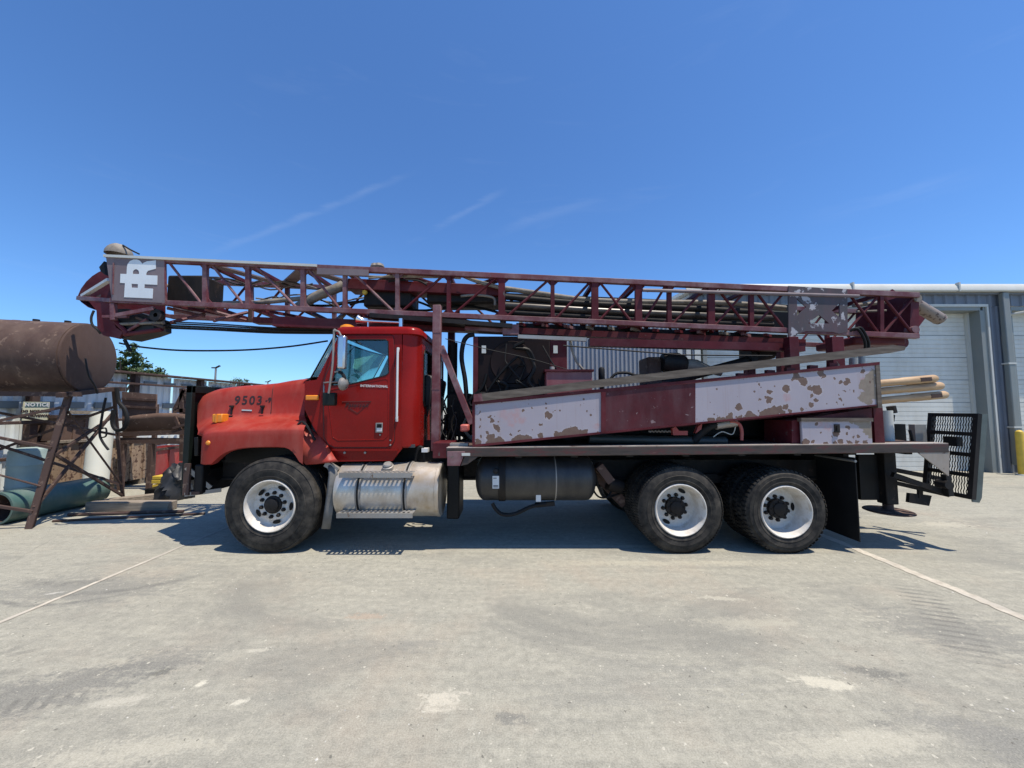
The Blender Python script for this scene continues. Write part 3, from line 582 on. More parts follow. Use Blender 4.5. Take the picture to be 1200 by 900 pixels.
def leg(p, q, wd=0.085): 
    mb = MB(); d, s, u = axes(q - p, V((0, 1, 0)))
    mb.bar(p, q, 0.012, wd, up=V((1, 0, 0))); mb.bar(p + V((-wd * .4, wd * .5, 0)), q + V((-wd * .4, wd * .5, 0)), wd, 0.012, up=V((1, 0, 0))); return put('leg', mb, M['rust'], tk)
F0 = PG(33, 620); F1 = P(80, 462, 5.75); B0 = PG(144, 587); B1 = P(133, 456, 6.55)
off = TA * -3.0
leg(F0, F1, 0.10); leg(B0, B1, 0.06); leg(F0 + off, F1 + off); leg(B0 + off, B1 + off, 0.06)
def onl(a, b, t): return a + (b - a) * t
def brace(p, q, r=0.022, square=True):
    mb = MB()
    if square: mb.bar(p, q, 0.036, 0.036)
    else: mb.tube([p, q], r, 8)
    return put('brace', mb, M['rust'], tk)
brace(onl(F0, F1, 0.15), onl(B0, B1, 0.82)); brace(onl(F0, F1, 0.9), onl(B0, B1, 0.15), 0.014, False)
brace(onl(F0, F1, 0.55), onl(B0, B1, 0.05)); brace(onl(F0, F1, 0.5), onl(B0, B1, 0.78))
brace(onl(F0, F1, 0.9), onl(F0, F1, 0.45) + off); brace(onl(F0, F1, 0.58), onl(F0, F1, 0.98) + off); brace(onl(F0, F1, 0.12), onl(F0, F1, 0.5) + off)
brace(onl(B0, B1, 0.6), onl(B0, B1, 0.98) + off); brace(onl(B0, B1, 0.15), onl(B0, B1, 0.85) + off); brace(onl(B0, B1, 0.85), onl(B0, B1, 0.2) + off); brace(onl(F0, F1, 0.3), onl(F0, F1, 0.85) + off, 0.014, False)
for a, b in ((F1, F1 + off), (B1, B1 + off), (F1, B1)):
    mb = MB(); mb.bar(a + (a - b).normalized() * 0.15, b, 0.08, 0.07); put('beam', mb, M['rust'], tk)
# teal steel pipe lying on the ground
p0 = V((-7.62, 5.58, 0.24)); p1 = V((-7.60, 6.9, 0.24))
tp = thing('large_pipe', 'open ended teal painted steel pipe lying under the brown tank', 'pipe', (p0.x, p0.y, 0))
mb = MB(); d = (p1 - p0); mb.lathe(p0, d, [(0.205, 0.0), (0.235, 0.0), (0.235, d.length), (0.205, d.length)], 40, close=True); put('pipe_wall', mb, M['teal'], tp)
mb = MB(); mb.lathe(p0, d, [(0.204, 0.004), (0.204, d.length - 0.004)], 40); put('bore', mb, M['rust'], tp)
# pale drum
q = P(31, 565, 6.75); qd = V((q.x, 6.75, 0)); mb = MB(); dz = P(31, 524, 6.75).z
mb.lathe(qd, (0, 0, 1), [(0.0, dz - 0.015), (0.20, dz - 0.012), (0.222, dz - 0.03), (0.235, dz - 0.07), (0.238, dz * 0.72), (0.247, dz * 0.70), (0.238, dz * 0.68), (0.238, dz * 0.36), (0.247, dz * 0.34), (0.238, dz * 0.32), (0.235, 0.02), (0.0, 0.0)], 32)
tag(put('plastic_drum', mb, M['teal_plastic'], origin=qd), 'pale blue green plastic drum standing behind the teal pipe', 'drum')
# leaning white plastic pipe
b = PG(110, 584); t = P(121, 484, 7.5); mb = MB(); d = t - b; mb.lathe(b, d, [(0.165, 0.0), (0.18, 0.0), (0.18, d.length), (0.165, d.length)], 32, close=True)
tag(put('white_pipe', mb, M['white_plastic'], origin=b), 'wide white plastic pipe standing upright beside the tank stand', 'pipe')
mb = MB(); hz = 5.95; mb.tube(spline([P(124, 466, hz), P(121, 480, hz), P(118, 498, hz), P(117, 510, hz), P(121, 519, hz), P(127, 527, hz)]), 0.016, 8); mb.tube(spline([P(117, 503, hz), P(124, 502, hz), P(124, 511, hz), P(117, 513, hz)]), 0.012, 6)
tag(put('fuel_nozzle_hose', mb, M['rubber'], origin=P(124, 466, hz)), 'black hose with a nozzle guard hanging in front of the white pipe', 'hose')
mb = MB(); hz = 6.4; mb.tube(spline([P(137, 455, hz), P(139, 470, hz), P(146, 480, hz), P(149, 492, hz), P(145, 502, hz), P(137, 504, hz), P(132, 496, hz), P(133, 480, hz)]), 0.03, 8)
tag(put('black_hose', mb, M['rubber'], origin=P(137, 455, hz)), 'thick black hose looped around the rear leg of the stand', 'hose')
# rusty bins and plates
def bin_(pxc, pyt, pyb, Y, wid, dep, mat, name, label, cat, z0=None):
    b = P(pxc, pyt, Y); x1, z1 = b.x, b.z; x0 = x1 - wid; z0 = max(P(pxc, pyb, Y).z, 0.0) if z0 is None else z0
    t = thing(name, label, cat, ((x0 + x1) / 2, Y, z0)); th = 0.02
    for nm, m2 in (('front_wall', ((x0, Y, z0), (x1, Y + th, z1))), ('back_wall', ((x0, Y + dep - th, z0), (x1, Y + dep, z1))), ('side_wall', ((x0, Y + th, z0), (x0 + th, Y + dep - th, z1))), ('side_wall', ((x1 - th, Y + th, z0), (x1, Y + dep - th, z1))), ('base', ((x0 + th, Y + th, z0 + 0.02), (x1 - th, Y + dep - th, z0 + 0.04)))):
        put(nm, MB().box(*m2), mat, t)
    put('rim', MB().box((x0 - 0.02, Y - 0.025, z1 - 0.05), (x1 + 0.02, Y - 0.002, z1 + 0.01)), M['rust'], t)
    put('rim', MB().box((x1 + 0.002, Y, z1 - 0.05), (x1 + 0.03, Y + dep, z1 + 0.01)), M['rust'], t)
    for k in range(3):
        y = Y + dep * (k + 0.5) / 3; put('rib', MB().box((x1 + 0.001, y - 0.02, z0), (x1 + 0.022, y + 0.02, z1 - 0.06)), mat, t)
    for dy in (0.1, dep - 0.2): put('skid', MB().box((x0, Y + dy, 0.0), (x1 + 0.01, Y + dy + 0.1, max(z0, 0.012) - 0.002)), M['timber'], t)
    return t
bin_(131, 517, 571, 7.9, 0.7, 0.85, M['rust_tan'], 'steel_bin', 'tan rusted open steel bin behind the leg of the tank stand', 'bin', 0.12)
bin_(54, 519, 575, 7.2, 0.5, 0.75, M['rust_tan'], 'steel_bin', 'tan rusted steel bin left of the white upright pipe', 'bin', 0.10)
bin_(66, 487, 514, 7.45, 0.4, 0.62, M['rust_mid'], 'steel_box', 'dark brown steel box sitting above the left bin', 'box', P(54, 519, 7.2).z + 0.012)
bin_(174, 527, 575, 8.85, 0.6, 1.1, M['red_box'], 'red_skip', 'red painted steel container near the nose of the truck', 'container', 0.10)
a = P(60, 518.2, 7.3); b = P(104, 516, 7.95); tag(put('plank', MB().bar(a, b, 0.16, 0.05), M['timber'], origin=a), 'pale weathered plank lying across the rim of the left bin', 'plank')
a = P(78, 483, 7.6); b = P(107, 483.5, 8.0); tag(put('plank', MB().bar(a, b, 0.18, 0.07), M['timber'], origin=a), 'short weathered plank lying on top of the brown steel box', 'plank')
# hopper: bent plate trough with struts
Y = 7.9; t = thing('steel_hopper', 'wide rusty steel hopper trough above the tan bin', 'hopper', P(180, 512, Y))
prof = [(486, 0.0), (492, 0.02), (503, 0.12), (510, 0.32)]
mb = MB(); mb.grid([[P(px, py + dy, Y + d) for py, d in prof] for px, dy in ((144, 3), (163, 0), (186, -2), (205, -2), (232, 1))]); o = put('trough', mb, M['rust_mid'], t); s = o.modifiers.new('solid', 'SOLIDIFY'); s.thickness = 0.02
mb = MB(); mb.bar(P(139, 509, Y - 0.03), P(232, 506, Y - 0.03), 0.05, 0.09); put('edge_beam', mb, M['rust'], t)
mb = MB(); mb.bar(P(139, 516, Y), P(232, 517, Y), 0.08, 0.12); put('support_beam', mb, M['rust'], t)
mb = MB(); mb.bar(P(205, 488, Y - 0.02), P(212, 505, Y - 0.02), 0.04, 0.05); put('strut', mb, M['rust'], t)
mb = MB(); mb.bar(P(203, 502, Y - 0.05), P(224, 495, Y - 0.05), 0.04, 0.05); put('strut', mb, M['rust'], t)
for px in (145, 178, 220):
    q = P(px, 517, Y); mb = MB(); mb.box((q.x - 0.04, Y - 0.04, 0), (q.x + 0.04, Y + 0.04, q.z - 0.061)); put('leg', mb, M['rust'], t)
mb = MB(); Y = 8.5; a, b, c, d = P(143, 459, Y), P(183, 462, Y), P(183, 488, Y), P(143, 490, Y)
mb.prism([a, b, c, d], (0, 0.03, 0)); t = thing('leaning_plate', 'upright brown steel plate standing behind the hopper', 'plate', V((a.x, Y, 0)))
pl = put('sheet', mb, M['rust_mid'], t)
for py in (468, 477): mb = MB(); mb.bar(P(143, py - 1, Y - 0.02), P(183, py + 1, Y - 0.02), 0.03, 0.05); put('stiffener', mb, M['rust'], t)
for px in (148, 179): q = P(px, 489, Y); mb = MB(); mb.box((q.x - 0.04, Y + 0.04, 0), (q.x + 0.04, Y + 0.1, q.z + 0.3)); put('prop', mb, M['rust'], t)
mb = MB(); Y = 9.2; a = P(219, 458, Y); tt = thing('rusty_trestle', 'rusty triangular steel trestle leaning by the fence near the hood', 'trestle', V((P(212, 480, Y).x, Y, 0)))
for nm, (x0, y0, x1, y1) in (('post', (214, 455, 214, 540)), ('strut', (217, 457, 206, 480)), ('strut', (217, 457, 223, 470)), ('rail', (204, 482, 226, 480))):
    put(nm, MB().bar(P(x0, y0, Y), P(x1, y1, Y), 0.09, 0.09, up=(0, 1, 0)), M['rust'], tt)
# yellow blocks, black heap, timber
Yk = 7.5
zz = [(577, 573), (572.5, 568), (567, 562.5), (562, 558)]
for k, (pb, pt) in enumerate(zz):
    a = P(177 + k % 2, pb, Yk); b = P(196, pt, Yk + 0.0); mb = MB().box((a.x, Yk, max(a.z, 0)), (b.x, Yk + 0.25, b.z))
    if k == 0: mb = MB().box((a.x, Yk, 0.0), (b.x, Yk + 0.25, b.z))
    tag(put('yellow_block', mb, M['yellow'], origin=V((a.x, Yk, max(a.z, 0))), bevel=0.01), ['bottom', 'second lowest', 'second highest', 'top'][k] + ' yellow block of the small stack by the red container', 'block', 'stacked yellow blocks')
random.seed(11); base = PG(206, 584); hh = P(204, 547, base.y).z; mb = MB(); rows = []
for i in range(13):
    th = math.pi / 2 * i / 12; r = math.cos(th) ** 0.6 if i < 12 else 0.0; row = []
    for k in range(29):
        a = 2 * math.pi * (k % 28) / 28; wv = 1 + 0.13 * math.sin(5 * a + i * .9) + 0.09 * math.sin(11 * a + 2 * i) + random.uniform(-0.06, 0.06) * (k % 28 > 0)
        row.append(base + V((0.27 * r * wv * math.cos(a) + 0.05 * math.sin(th), 0.27 * r * wv * math.sin(a), hh * math.sin(th) * (1 + 0.10 * math.sin(3 * a + i) + 0.06 * math.sin(8 * a)))))
    rows.append(row)
mb.grid(rows); tag(put('tarpaulin_heap', mb, M['tarp'], origin=base, angle=50), 'crumpled black tarpaulin heap on the ground before the truck nose', 'tarpaulin')
b = PG(181, 584); h2 = P(181, 573, b.y).z; mb = MB().box((b.x - 0.2, b.y, 0), (b.x + 0.2, b.y + 0.25, h2)).box((b.x - 0.06, b.y + 0.09, h2), (b.x + 0.06, b.y + 0.15, h2 + 0.02))
tag(put('black_case', mb, M['black'], origin=b, bevel=0.01), 'low black case on the ground beside the tarpaulin heap', 'case')
a = PG(98, 600); b = PG(198, 599); b.y = a.y + 0.12; mb = MB(); mb.bar(a + V((0, 0.1, 0.075)), V((b.x, b.y, 0.075)), 0.18, 0.15)
tag(put('timber_beam', mb, M['timber'], origin=a, bevel=0.012), 'thick weathered timber beam lying in front of the black case', 'timber')
a = PG(120, 592); b = PG(222, 580); mb = MB(); mb.bar(a + V((0, 0, 0.05)), b + V((0, 0, 0.05)), 0.15, 0.10)
tag(put('timber_beam', mb, M['timber'], origin=a, bevel=0.01), 'thinner timber lying slanted behind the thick beam', 'timber')
for (x0, y0, x1, y1, r, lb) in ((62, 612, 240, 603, 0.018, 'nearest thin rusty rod lying on the concrete by the stand'), (80, 605, 215, 601, 0.025, 'rusty rod lying just in front of the thick timber beam'), (150, 588, 236, 572, 0.03, 'rusty rod lying behind the timbers toward the truck nose')):
    a = PG(x0, y0); b = PG(x1, y1); a.z = b.z = r; tag(put('steel_rod', MB().tube([a, b], r, 8), M['rust'], origin=a), lb, 'rod', 'loose rods on the concrete')

# ================================================================== THE DRILLING RIG
YN, YC, YFAR = 4.46, 5.68, 6.90
rig = thing('drill_rig_truck', 'red truck mounted drilling rig with long maroon lattice mast lying over its cab', 'truck', (0, YC, 0))
def L(p): return V(p) - ORG
# ------------------------------------------------------------------ wheels
def wheel_front(): 
    Rt, W = 0.568, 0.40
    prof = [(0.300, 0.035), (0.304, 0.012), (0.318, 0.002), (0.345, -0.006), (0.352, -0.012), (0.358, -0.008), (0.40, -0.018), (0.435, -0.018), (0.44, -0.012), (0.475, -0.006), (0.51, 0.006), (0.53, 0.016), (0.536, 0.010), (0.552, 0.022), (0.562, 0.036), (Rt, 0.05)]
    y = 0.05
    for g in (0.10, 0.165, 0.235, 0.30): prof += [(Rt, g - 0.006), (Rt - 0.014, g - 0.005), (Rt - 0.014, g + 0.005), (Rt, g + 0.006)]
    prof += [(Rt, W - 0.05), (0.55, W - 0.02), (0.47, W + 0.01), (0.38, W + 0.01), (0.30, W - 0.03)]
    return prof, Rt
def wheel_rear(Rt):
    W = 0.275
    prof = [(0.300, 0.035), (0.304, 0.012), (0.318, 0.002), (0.345, -0.008), (0.352, -0.014), (0.36, -0.010), (0.41, -0.020), (0.415, -0.014), (0.45, -0.010), (Rt - 0.04, 0.004), (Rt - 0.03, 0.012), (Rt - 0.02, 0.016), (Rt - 0.014, 0.03), (Rt - 0.014, W - 0.03), (Rt - 0.04, W), (0.43, W + 0.015), (0.36, W + 0.012), (0.30, W - 0.03)]
    return prof, Rt
def flatten(mb, zc, r):                                  # the tyre sits flat on the ground
    mb.v = [(x, y, max(z, -zc)) for x, y, z in mb.v]
def tread(mb, Rt, W, nblk, lug):
    for k in range(nblk):
        a0 = 2 * math.pi * k / nblk; da = 2 * math.pi / nblk * (0.62 if lug else 0.74)
        for (y0, y1, sh) in ((0.006, W * 0.30, 0), (W * 0.34, W * 0.63, 0.5), (W * 0.67, W - 0.006, 0)):
            b = a0 + sh * 2 * math.pi / nblk; vs = []
            for a in (b, b + da):
                for (r, y) in ((Rt - 0.018, y0), (Rt - 0.018, y1), (Rt - (0.008 if y0 < 0.01 else 0), y0 + (0.004 if y0 < 0.01 else 0)), (Rt, y0 + 0.03), (Rt, y1)):
                    vs.append((r * math.cos(a), y, r * math.sin(a)))
            mb.add(vs, [(0, 2, 7, 5), (2, 3, 8, 7), (3, 4, 9, 8), (4, 1, 6, 9), (0, 1, 4, 3, 2), (5, 7, 8, 9, 6)])
def ngon_hole(mb, cx, cz, y, rx, rz, ang, n=14):
    pts = []
    for k in range(n):
        a = 2 * math.pi * k / n; u, v = rx * math.cos(a), rz * math.sin(a)
        pts.append((cx + u * math.cos(ang) - v * math.sin(ang), y, cz + u * math.sin(ang) + v * math.cos(ang)))
    mb.add(pts, [tuple(range(n))])
Z0 = V((0, 0, 0))
_nut = MB().lathe((0, 0, 0), (0, 1, 0), [(0.0, -0.036), (0.015, -0.036), (0.022, -0.026), (0.025, 0.0)], 6)
def build_wheel(x, yface, Rt, kind, near, seed, detail=True):
    zc = Rt - 0.010
    sg = 1 if near else -1
    rims = MB(); dk = 0.105 if kind == 'front' else 0.20
    prof = [(0.300, 0.03), (0.312, 0.006), (0.308, -0.006), (0.300, -0.010), (0.292, -0.004), (0.286, 0.012), (0.272, 0.03), (0.262, 0.075 if kind == 'front' else 0.16), (0.250, dk - 0.004), (0.240, dk), (0.20, dk + (0.0 if kind == 'front' else -0.006)), (0.175, dk - (0.028 if kind == 'front' else 0.012)), (0.10, dk - (0.030 if kind == 'front' else 0.014)), (0.07, dk - 0.03)]
    rims.lathe((0, 0, 0), (0, 1, 0), prof, 48)
    o = put('wheel', rims, M['rim'], rig, origin=Z0, angle=40); o.location = L((x, yface, zc)); 
    if not near: o.rotation_euler = (0, 0, math.pi)
    ph = random.Random(seed).uniform(0, 6.28)
    t = MB()
    if kind == 'front': pr, _ = wheel_front(); t.lathe((0, 0, 0), (0, 1, 0), pr, 72)
    else:
        pr, _ = wheel_rear(Rt); t.lathe((0, 0, 0), (0, 1, 0), pr, 72)
        tread(t, Rt, 0.275, 96 if kind == 'rear_fine' else 56, kind != 'rear_fine')
    flatten(t, zc - 0.002, Rt); put('tyre', t, M['tyre'], o, origin=Z0, angle=28)
    if kind != 'front':
        t2 = MB(); t2.v = [(a, b + 0.325, c) for a, b, c in t.v]; t2.f = t.f; put('inner_tyre', t2, M['tyre'], o, origin=Z0, angle=28)
    if not detail: return o
    yb = dk - (0.030 if kind == 'front' else 0.014)
    h = MB()
    if kind == 'front': h.lathe((0, 0, 0), (0, 1, 0), [(0.0, yb - 0.055), (0.06, yb - 0.055), (0.078, yb - 0.045), (0.086, yb - 0.02), (0.106, yb - 0.014), (0.109, yb + 0.004)], 24)
    else:
        h.lathe((0, 0, 0), (0, 1, 0), [(0.0, yb - 0.085), (0.06, yb - 0.08), (0.075, yb - 0.075), (0.08, yb - 0.06), (0.116, yb - 0.055), (0.119, yb + 0.004)], 24)
        for k in range(8): a = k * math.pi / 4; h.lathe((0.092 * math.cos(a), yb - 0.06, 0.092 * math.sin(a)), (0, 1, 0), [(0.0, -0.012), (0.010, -0.01), (0.010, 0.01)], 6)
    put('hub', h, M['dark_steel'], o, origin=Z0)
    me = None
    for k in range(10):
        a = ph + 2 * math.pi * k / 10
        if me is None: nn = put('wheel_nut', _nut, M['dark_steel'], o, origin=Z0); me = nn
        else: nn = me.copy(); COL.objects.link(nn); nn.parent = o
        nn.location = (0.143 * math.cos(a), yb + 0.001, 0.143 * math.sin(a))
    for k in range(5 if kind == 'front' else 2):
        a = ph + 0.3 + 2 * math.pi * k / (5 if kind == 'front' else 2); q = MB()
        ngon_hole(q, 0.212 * math.cos(a), 0.212 * math.sin(a), dk - (0.020 if kind == 'front' else 0.012), 0.024, 0.050, a)
        put('hand_hole', q, M['black'], o, origin=Z0)
    return o
XA = [P(317, 590, 4.52).x, P(798, 597, 4.50).x, P(922, 597, 4.50).x]
build_wheel(XA[0], 4.50, 0.568, 'front', True, 1); build_wheel(XA[1], 4.50, 0.52, 'rear_fine', True, 5); build_wheel(XA[2], 4.50, 0.50, 'rear_lug', True, 9)
build_wheel(XA[0], 6.86, 0.568, 'front', False, 1, False); build_wheel(XA[1], 6.86, 0.52, 'rear_fine', False, 5, False); build_wheel(XA[2], 6.86, 0.50, 'rear_lug', False, 9, False)
# ------------------------------------------------------------------ chassis
for y in (5.25, 6.05):
    mb = MB(); mb.box((-4.1, y, 0.72), (5.1, y + 0.08, 0.75)).box((-4.1, y, 0.97), (5.1, y + 0.08, 1.0)).box((-4.1, y + 0.03, 0.75), (5.1, y + 0.045, 0.97)); put('frame_rail', mb, M['dark_steel'], rig)
for x in (-3.6, -1.6, -0.2, 1.1, 2.7, 4.6):
    mb = MB(); mb.box((x - 0.06, 5.34, 0.76), (x + 0.06, 6.04, 0.96)); put('cross_member', mb, M['dark_steel'], rig)
for k, x in enumerate(XA):
    mb = MB(); mb.tube([(x, 4.8, 0.53), (x, 6.6, 0.53)], 0.075, 14); ax = put('axle', mb, M['dark_steel'], rig)
    if k:
        mb = MB(); mb.lathe((x, 5.68, 0.53), (1, 0, 0), [(0.0, -0.28), (0.10, -0.27), (0.2, -0.12), (0.21, 0.05), (0.14, 0.2), (0.0, 0.24)], 20); put('differential', mb, M['dark_steel'], ax)
for y in (5.15, 6.13):
    mb = MB()
    for j in range(5): mb.box((XA[0] - 0.62 + j * 0.09, y, 0.60 + j * 0.022), (XA[0] + 0.62 - j * 0.09, y + 0.09, 0.619 + j * 0.022))
    put('leaf_spring', mb, M['dark_steel'], rig)
    mb = MB(); xm = (XA[1] + XA[2]) / 2
    for j in range(6): mb.box((XA[1] + j * 0.09, y, 0.70 + j * 0.02), (XA[2] - j * 0.09, y + 0.09, 0.718 + j * 0.02))
    put('leaf_spring', mb, M['dark_steel'], rig)
mb = MB(); mb.tube([(-1.5, 5.68, 0.75), (XA[1] - 0.25, 5.68, 0.58)], 0.06, 12); put('drive_shaft', mb, M['dark_steel'], rig)
mb = MB(); mb.lathe((-2.0, 5.68, 0.72), (1, 0, 0), [(0.0, -0.5), (0.24, -0.48), (0.26, -0.1), (0.18, 0.1), (0.16, 0.5), (0.08, 0.6), (0.0, 0.6)], 18); put('gearbox', mb, M['dark_steel'], rig)
mb = MB(); mb.box((-3.7, 5.3, 0.55), (-2.5, 6.0, 1.35)); put('engine_block', mb, M['dark_steel'], rig, bevel=0.05)
mb = MB(); mb.box((-2.3, 5.1, 0.98), (-0.75, 5.24, 1.28)); put('underframe_panel', mb, M['black'], rig)
# inner wheel arch and firewall so that no light falls through the engine bay
mb = MB(); mb.box((-3.85, 5.02, 1.0), (-2.35, 5.06, 1.5)); put('inner_wing', mb, M['black'], rig)
mb = MB(); mb.box((-2.62, 4.9, 0.95), (-2.58, 6.46, 1.65)); put('firewall', mb, M['black'], rig)
# ------------------------------------------------------------------ hood and fenders: one tilting shell, lofted across stations
HY = 5.05
tops = [(231, 468), (234, 462.5), (240, 458.5), (248, 456), (262, 453.8), (280, 452), (300, 450.8), (318, 449), (334, 446), (346, 444.3), (356, 443.8)]
arch = [(226, 545), (252, 545), (257, 540), (262, 535), (270, 530), (280, 527), (292, 525.3), (310, 524.6), (335, 524.8), (343, 528), (348, 533), (353, 541), (356, 545)]
def interp(tab, x):
    if x <= tab[0][0]: return tab[0][1]
    for (a, b), (c, d) in zip(tab, tab[1:]):
        if x <= c: return b + (d - b) * (x - a) / (c - a)
    return tab[-1][1]
st = [231, 234, 238, 243, 249, 253, 257, 262, 268, 274, 281, 289, 298, 308, 318, 327, 335, 340, 344, 348, 352, 356]
xb = [P(s, 480, HY).x for s in st]
def shoulder(s): return interp([(231, 500), (240, 494), (252, 490.5), (300, 488.5), (345, 487.5), (356, 488)], s)
rowsN, rowsF = [], []
xN, xR = P(226.5, 520, 4.58).x, P(356, 520, 4.58).x
for i, s in enumerate(st):
    X = xb[i]; zt = P(s, interp(tops, s), HY).z; f = (s - 231) / (356 - 231)
    fx = xN + (xR - xN) * f                              # the fender's own x: its face lies nearer and is swept back at the nose
    fpx = 600 + fx / 4.58 * FPX
    zs = P(s, shoulder(s), 5.0).z; zo = zs - 0.10; za = P(fpx, interp(arch, fpx), 4.58).z
    nose = max(0.0, 1 - (s - 231) / 14.0)               # round the front corner
    yo = 4.57 + 0.16 * nose ** 2
    half = []
    for (y, z, k) in ((YC, zt + 0.03, 0), (5.35, zt + 0.022, 0), (5.17, zt + 0.008, 0), (5.09, zt - 0.022, 0.0), (5.055, zt - 0.075, 0.0), (5.035, zt - 0.2, 0.05),
                      (5.02, zs + 0.05, 0.1), (4.995, zs + 0.008, 0.15), (4.94, zs - 0.014, 0.3), (4.82, zs - 0.048, 0.6), (4.70, zs - 0.085, 0.85), (yo + 0.035, zs - 0.130, 0.95), (yo + 0.010, zs - 0.146, 1), (yo + 0.001, zs - 0.168, 1), (yo, zs - 0.22, 1),
                      (yo, (zs - 0.2) * 0.45 + za * 0.55, 1), (yo + 0.003, za + 0.012, 1), (yo + 0.03, za, 1), (yo + 0.10, za + 0.01, 1)):
        if y == yo + 0.003 and z > za + 0.3: pass
        half.append(V((X + (fx - X) * k, y, max(z, za if k >= 0.95 else -9))))
    rowsN.append(half); rowsF.append([V((p.x, 2 * YC - p.y, p.z)) for p in half])
def close_nose(rows):                                    # pull a rounded front face inwards
    first = rows[0]; r1 = [V((p.x - 0.015, p.y + (YC - p.y) * 0.05, p.z - 0.012)) for p in first]; r2 = [V((p.x - 0.02, p.y + (YC - p.y) * 0.20, p.z - 0.04)) for p in first]
    return [r2, r1] + rows
mb = MB(); mb.grid(close_nose(rowsN)); mb.grid([[V((p.x, 2 * YC - p.y, p.z)) for p in r] for r in close_nose(rowsN)])
hood = put('hood', mb, M['hood_red'], rig, angle=48)
_bvh = BVHTree.FromPolygons([tuple(v) for v in mb.v], mb.f)
def skin(X, Z):                                          # near surface of the hood shell at this x, z
    h = _bvh.ray_cast(V((X, 3.5, Z)), V((0, 1, 0)))[0]; return h.y if h is not None else 5.03
# panel seam near the cowl, rub line
for s in (319.5,):
    pts = []
    for py in (450.5, 453, 456, 459.5, 463, 470, 478, 485):
        q = P(s, py, 5.05); pts.append(V((q.x, skin(q.x, q.z) - 0.001, q.z)))
    mb = MB(); mb.tube(pts, 0.004, 5); put('hood_seam', mb, M['letter_black'], hood)
# rear skirt of the fender, twisted outwards
mb = MB(); e = 4.565
A = [P(346, 493, e + 0.25), P(352, 492, e + 0.28), P(359, 497, e + 0.12)]
mb.grid([[P(343, 527, e), P(350, 510, e + 0.06), P(354, 496, e + 0.20)],
         [P(350, 533, e + 0.01), P(357, 515, e + 0.12), P(359, 498, e + 0.22)],
         [P(358, 544.5, e + 0.03), P(366, 525, e + 0.10), P(366, 504, e + 0.18)],
         [P(372, 543.5, e + 0.0), P(378, 530, e + 0.03), P(375, 512, e + 0.13)],
         [P(396, 540.5, e - 0.03), P(393, 537, e + 0.02), P(384, 522, e + 0.11)]])
o = put('fender_skirt', mb, M['hood_red'], rig, angle=50); s = o.modifiers.new('solid', 'SOLIDIFY'); s.thickness = 0.015; s.offset = 1
mb = MB(); mb.tube(spline([P(349, 497, e + 0.1), P(355, 494.5, e + 0.12), P(362, 503, e + 0.1), P(369, 516, e + 0.08)]), 0.016, 6); mb.tube([P(352, 499, e + 0.1), P(345, 514, e + 0.05)], 0.01, 6); put('hood_strap', mb, M['rubber'], hood)
for px, py in ((243, 519),):
    mb = MB(); q = P(px + 1, py, 4.572); mb.lathe(q, (0, -1, 0), [(0.0, 0.018), (0.022, 0.014), (0.03, 0.0)], 16); put('side_marker', mb, M['amber'], hood)
mb = MB(); a = P(229.5, 511, 4.60); b = P(235.5, 534, 4.60); mb.bar(P(232, 512, 4.735), P(232.5, 534, 4.735), 0.07, 0.05, up=(1, 0, 0)); put('headlamp_slot', mb, M['black'], hood, bevel=0.01)
mb = MB(); q = P(257, 490, 4.84); mb.box((q.x - 0.065, 4.80, q.z - 0.055), (q.x + 0.065, 4.92, q.z + 0.055)); ts_ = put('turn_signal', mb, M['amber'], hood, bevel=0.012)
q = P(257, 490, 4.85); mb = MB(); mb.box((q.x - 0.012, 4.792, q.z - 0.056), (q.x + 0.012, 4.805, q.z + 0.056)); put('lens_rib', mb, M['amber'], ts_)
mb = MB(); mb.tube([V((q.x, 4.86, q.z - 0.05)), V((q.x + 0.02, 4.86, q.z - 0.12))], 0.02, 8); put('lamp_stalk', mb, M['black'], ts_)
for px in (271.5, 307.5):                                # rubber hood latches
    mb = MB(); c = P(px, 482, 5.02); ys = skin(c.x, c.z + 0.03); mb.box((c.x - 0.012, ys - 0.012, c.z - 0.05), (c.x + 0.012, ys + 0.01, c.z + 0.06)); mb.box((c.x - 0.026, ys - 0.022, c.z + 0.055), (c.x + 0.026, ys + 0.02, c.z + 0.08)); mb.box((c.x - 0.03, ys - 0.03, c.z - 0.085), (c.x + 0.03, ys + 0.0, c.z - 0.055)); put('hood_latch', mb, M['dark_steel'], hood)
qa, qb_ = P(284, 480.5, 5.03), P(296, 481, 5.03); qa.y = skin(qa.x, qa.z) - 0.002; qb_.y = skin(qb_.x, qb_.z) - 0.002
mb = MB(); mb.bar(qa, qb_, 0.010, 0.016); put('hood_badge', mb, M['chrome'], hood)
def face_text(s, px, py, Y, size, mat, parent, name='lettering', tilt=0.0, sp=1.0, off=0.0, shear=0.0):
    c = P(px, py, Y)
    fn = lambda x, y, z: V((c.x + x * math.cos(tilt) - y * math.sin(tilt) + shear * y, Y - z - 0.002, c.z + y * math.cos(tilt) + x * math.sin(tilt)))
    return put(name, text_mb(s, size, fn, 0.0015, sp, off), mat, parent)
def bent_text(s, px, py, size, mat, parent, sp):
    c = P(px, py, 5.03)
    def fn(x, y, z): X, Z = c.x + x, c.z + y; return V((X, skin(X, Z) - 0.003, Z))
    return put('lettering', text_mb(s, size, fn, 0.0, sp, 0.003), mat, parent)
bent_text('9503', 291, 469.5, 0.165, M['letter_black'], hood, 1.22); bent_text('-9', 314.5, 469, 0.09, M['letter_black'], hood, 1.1)
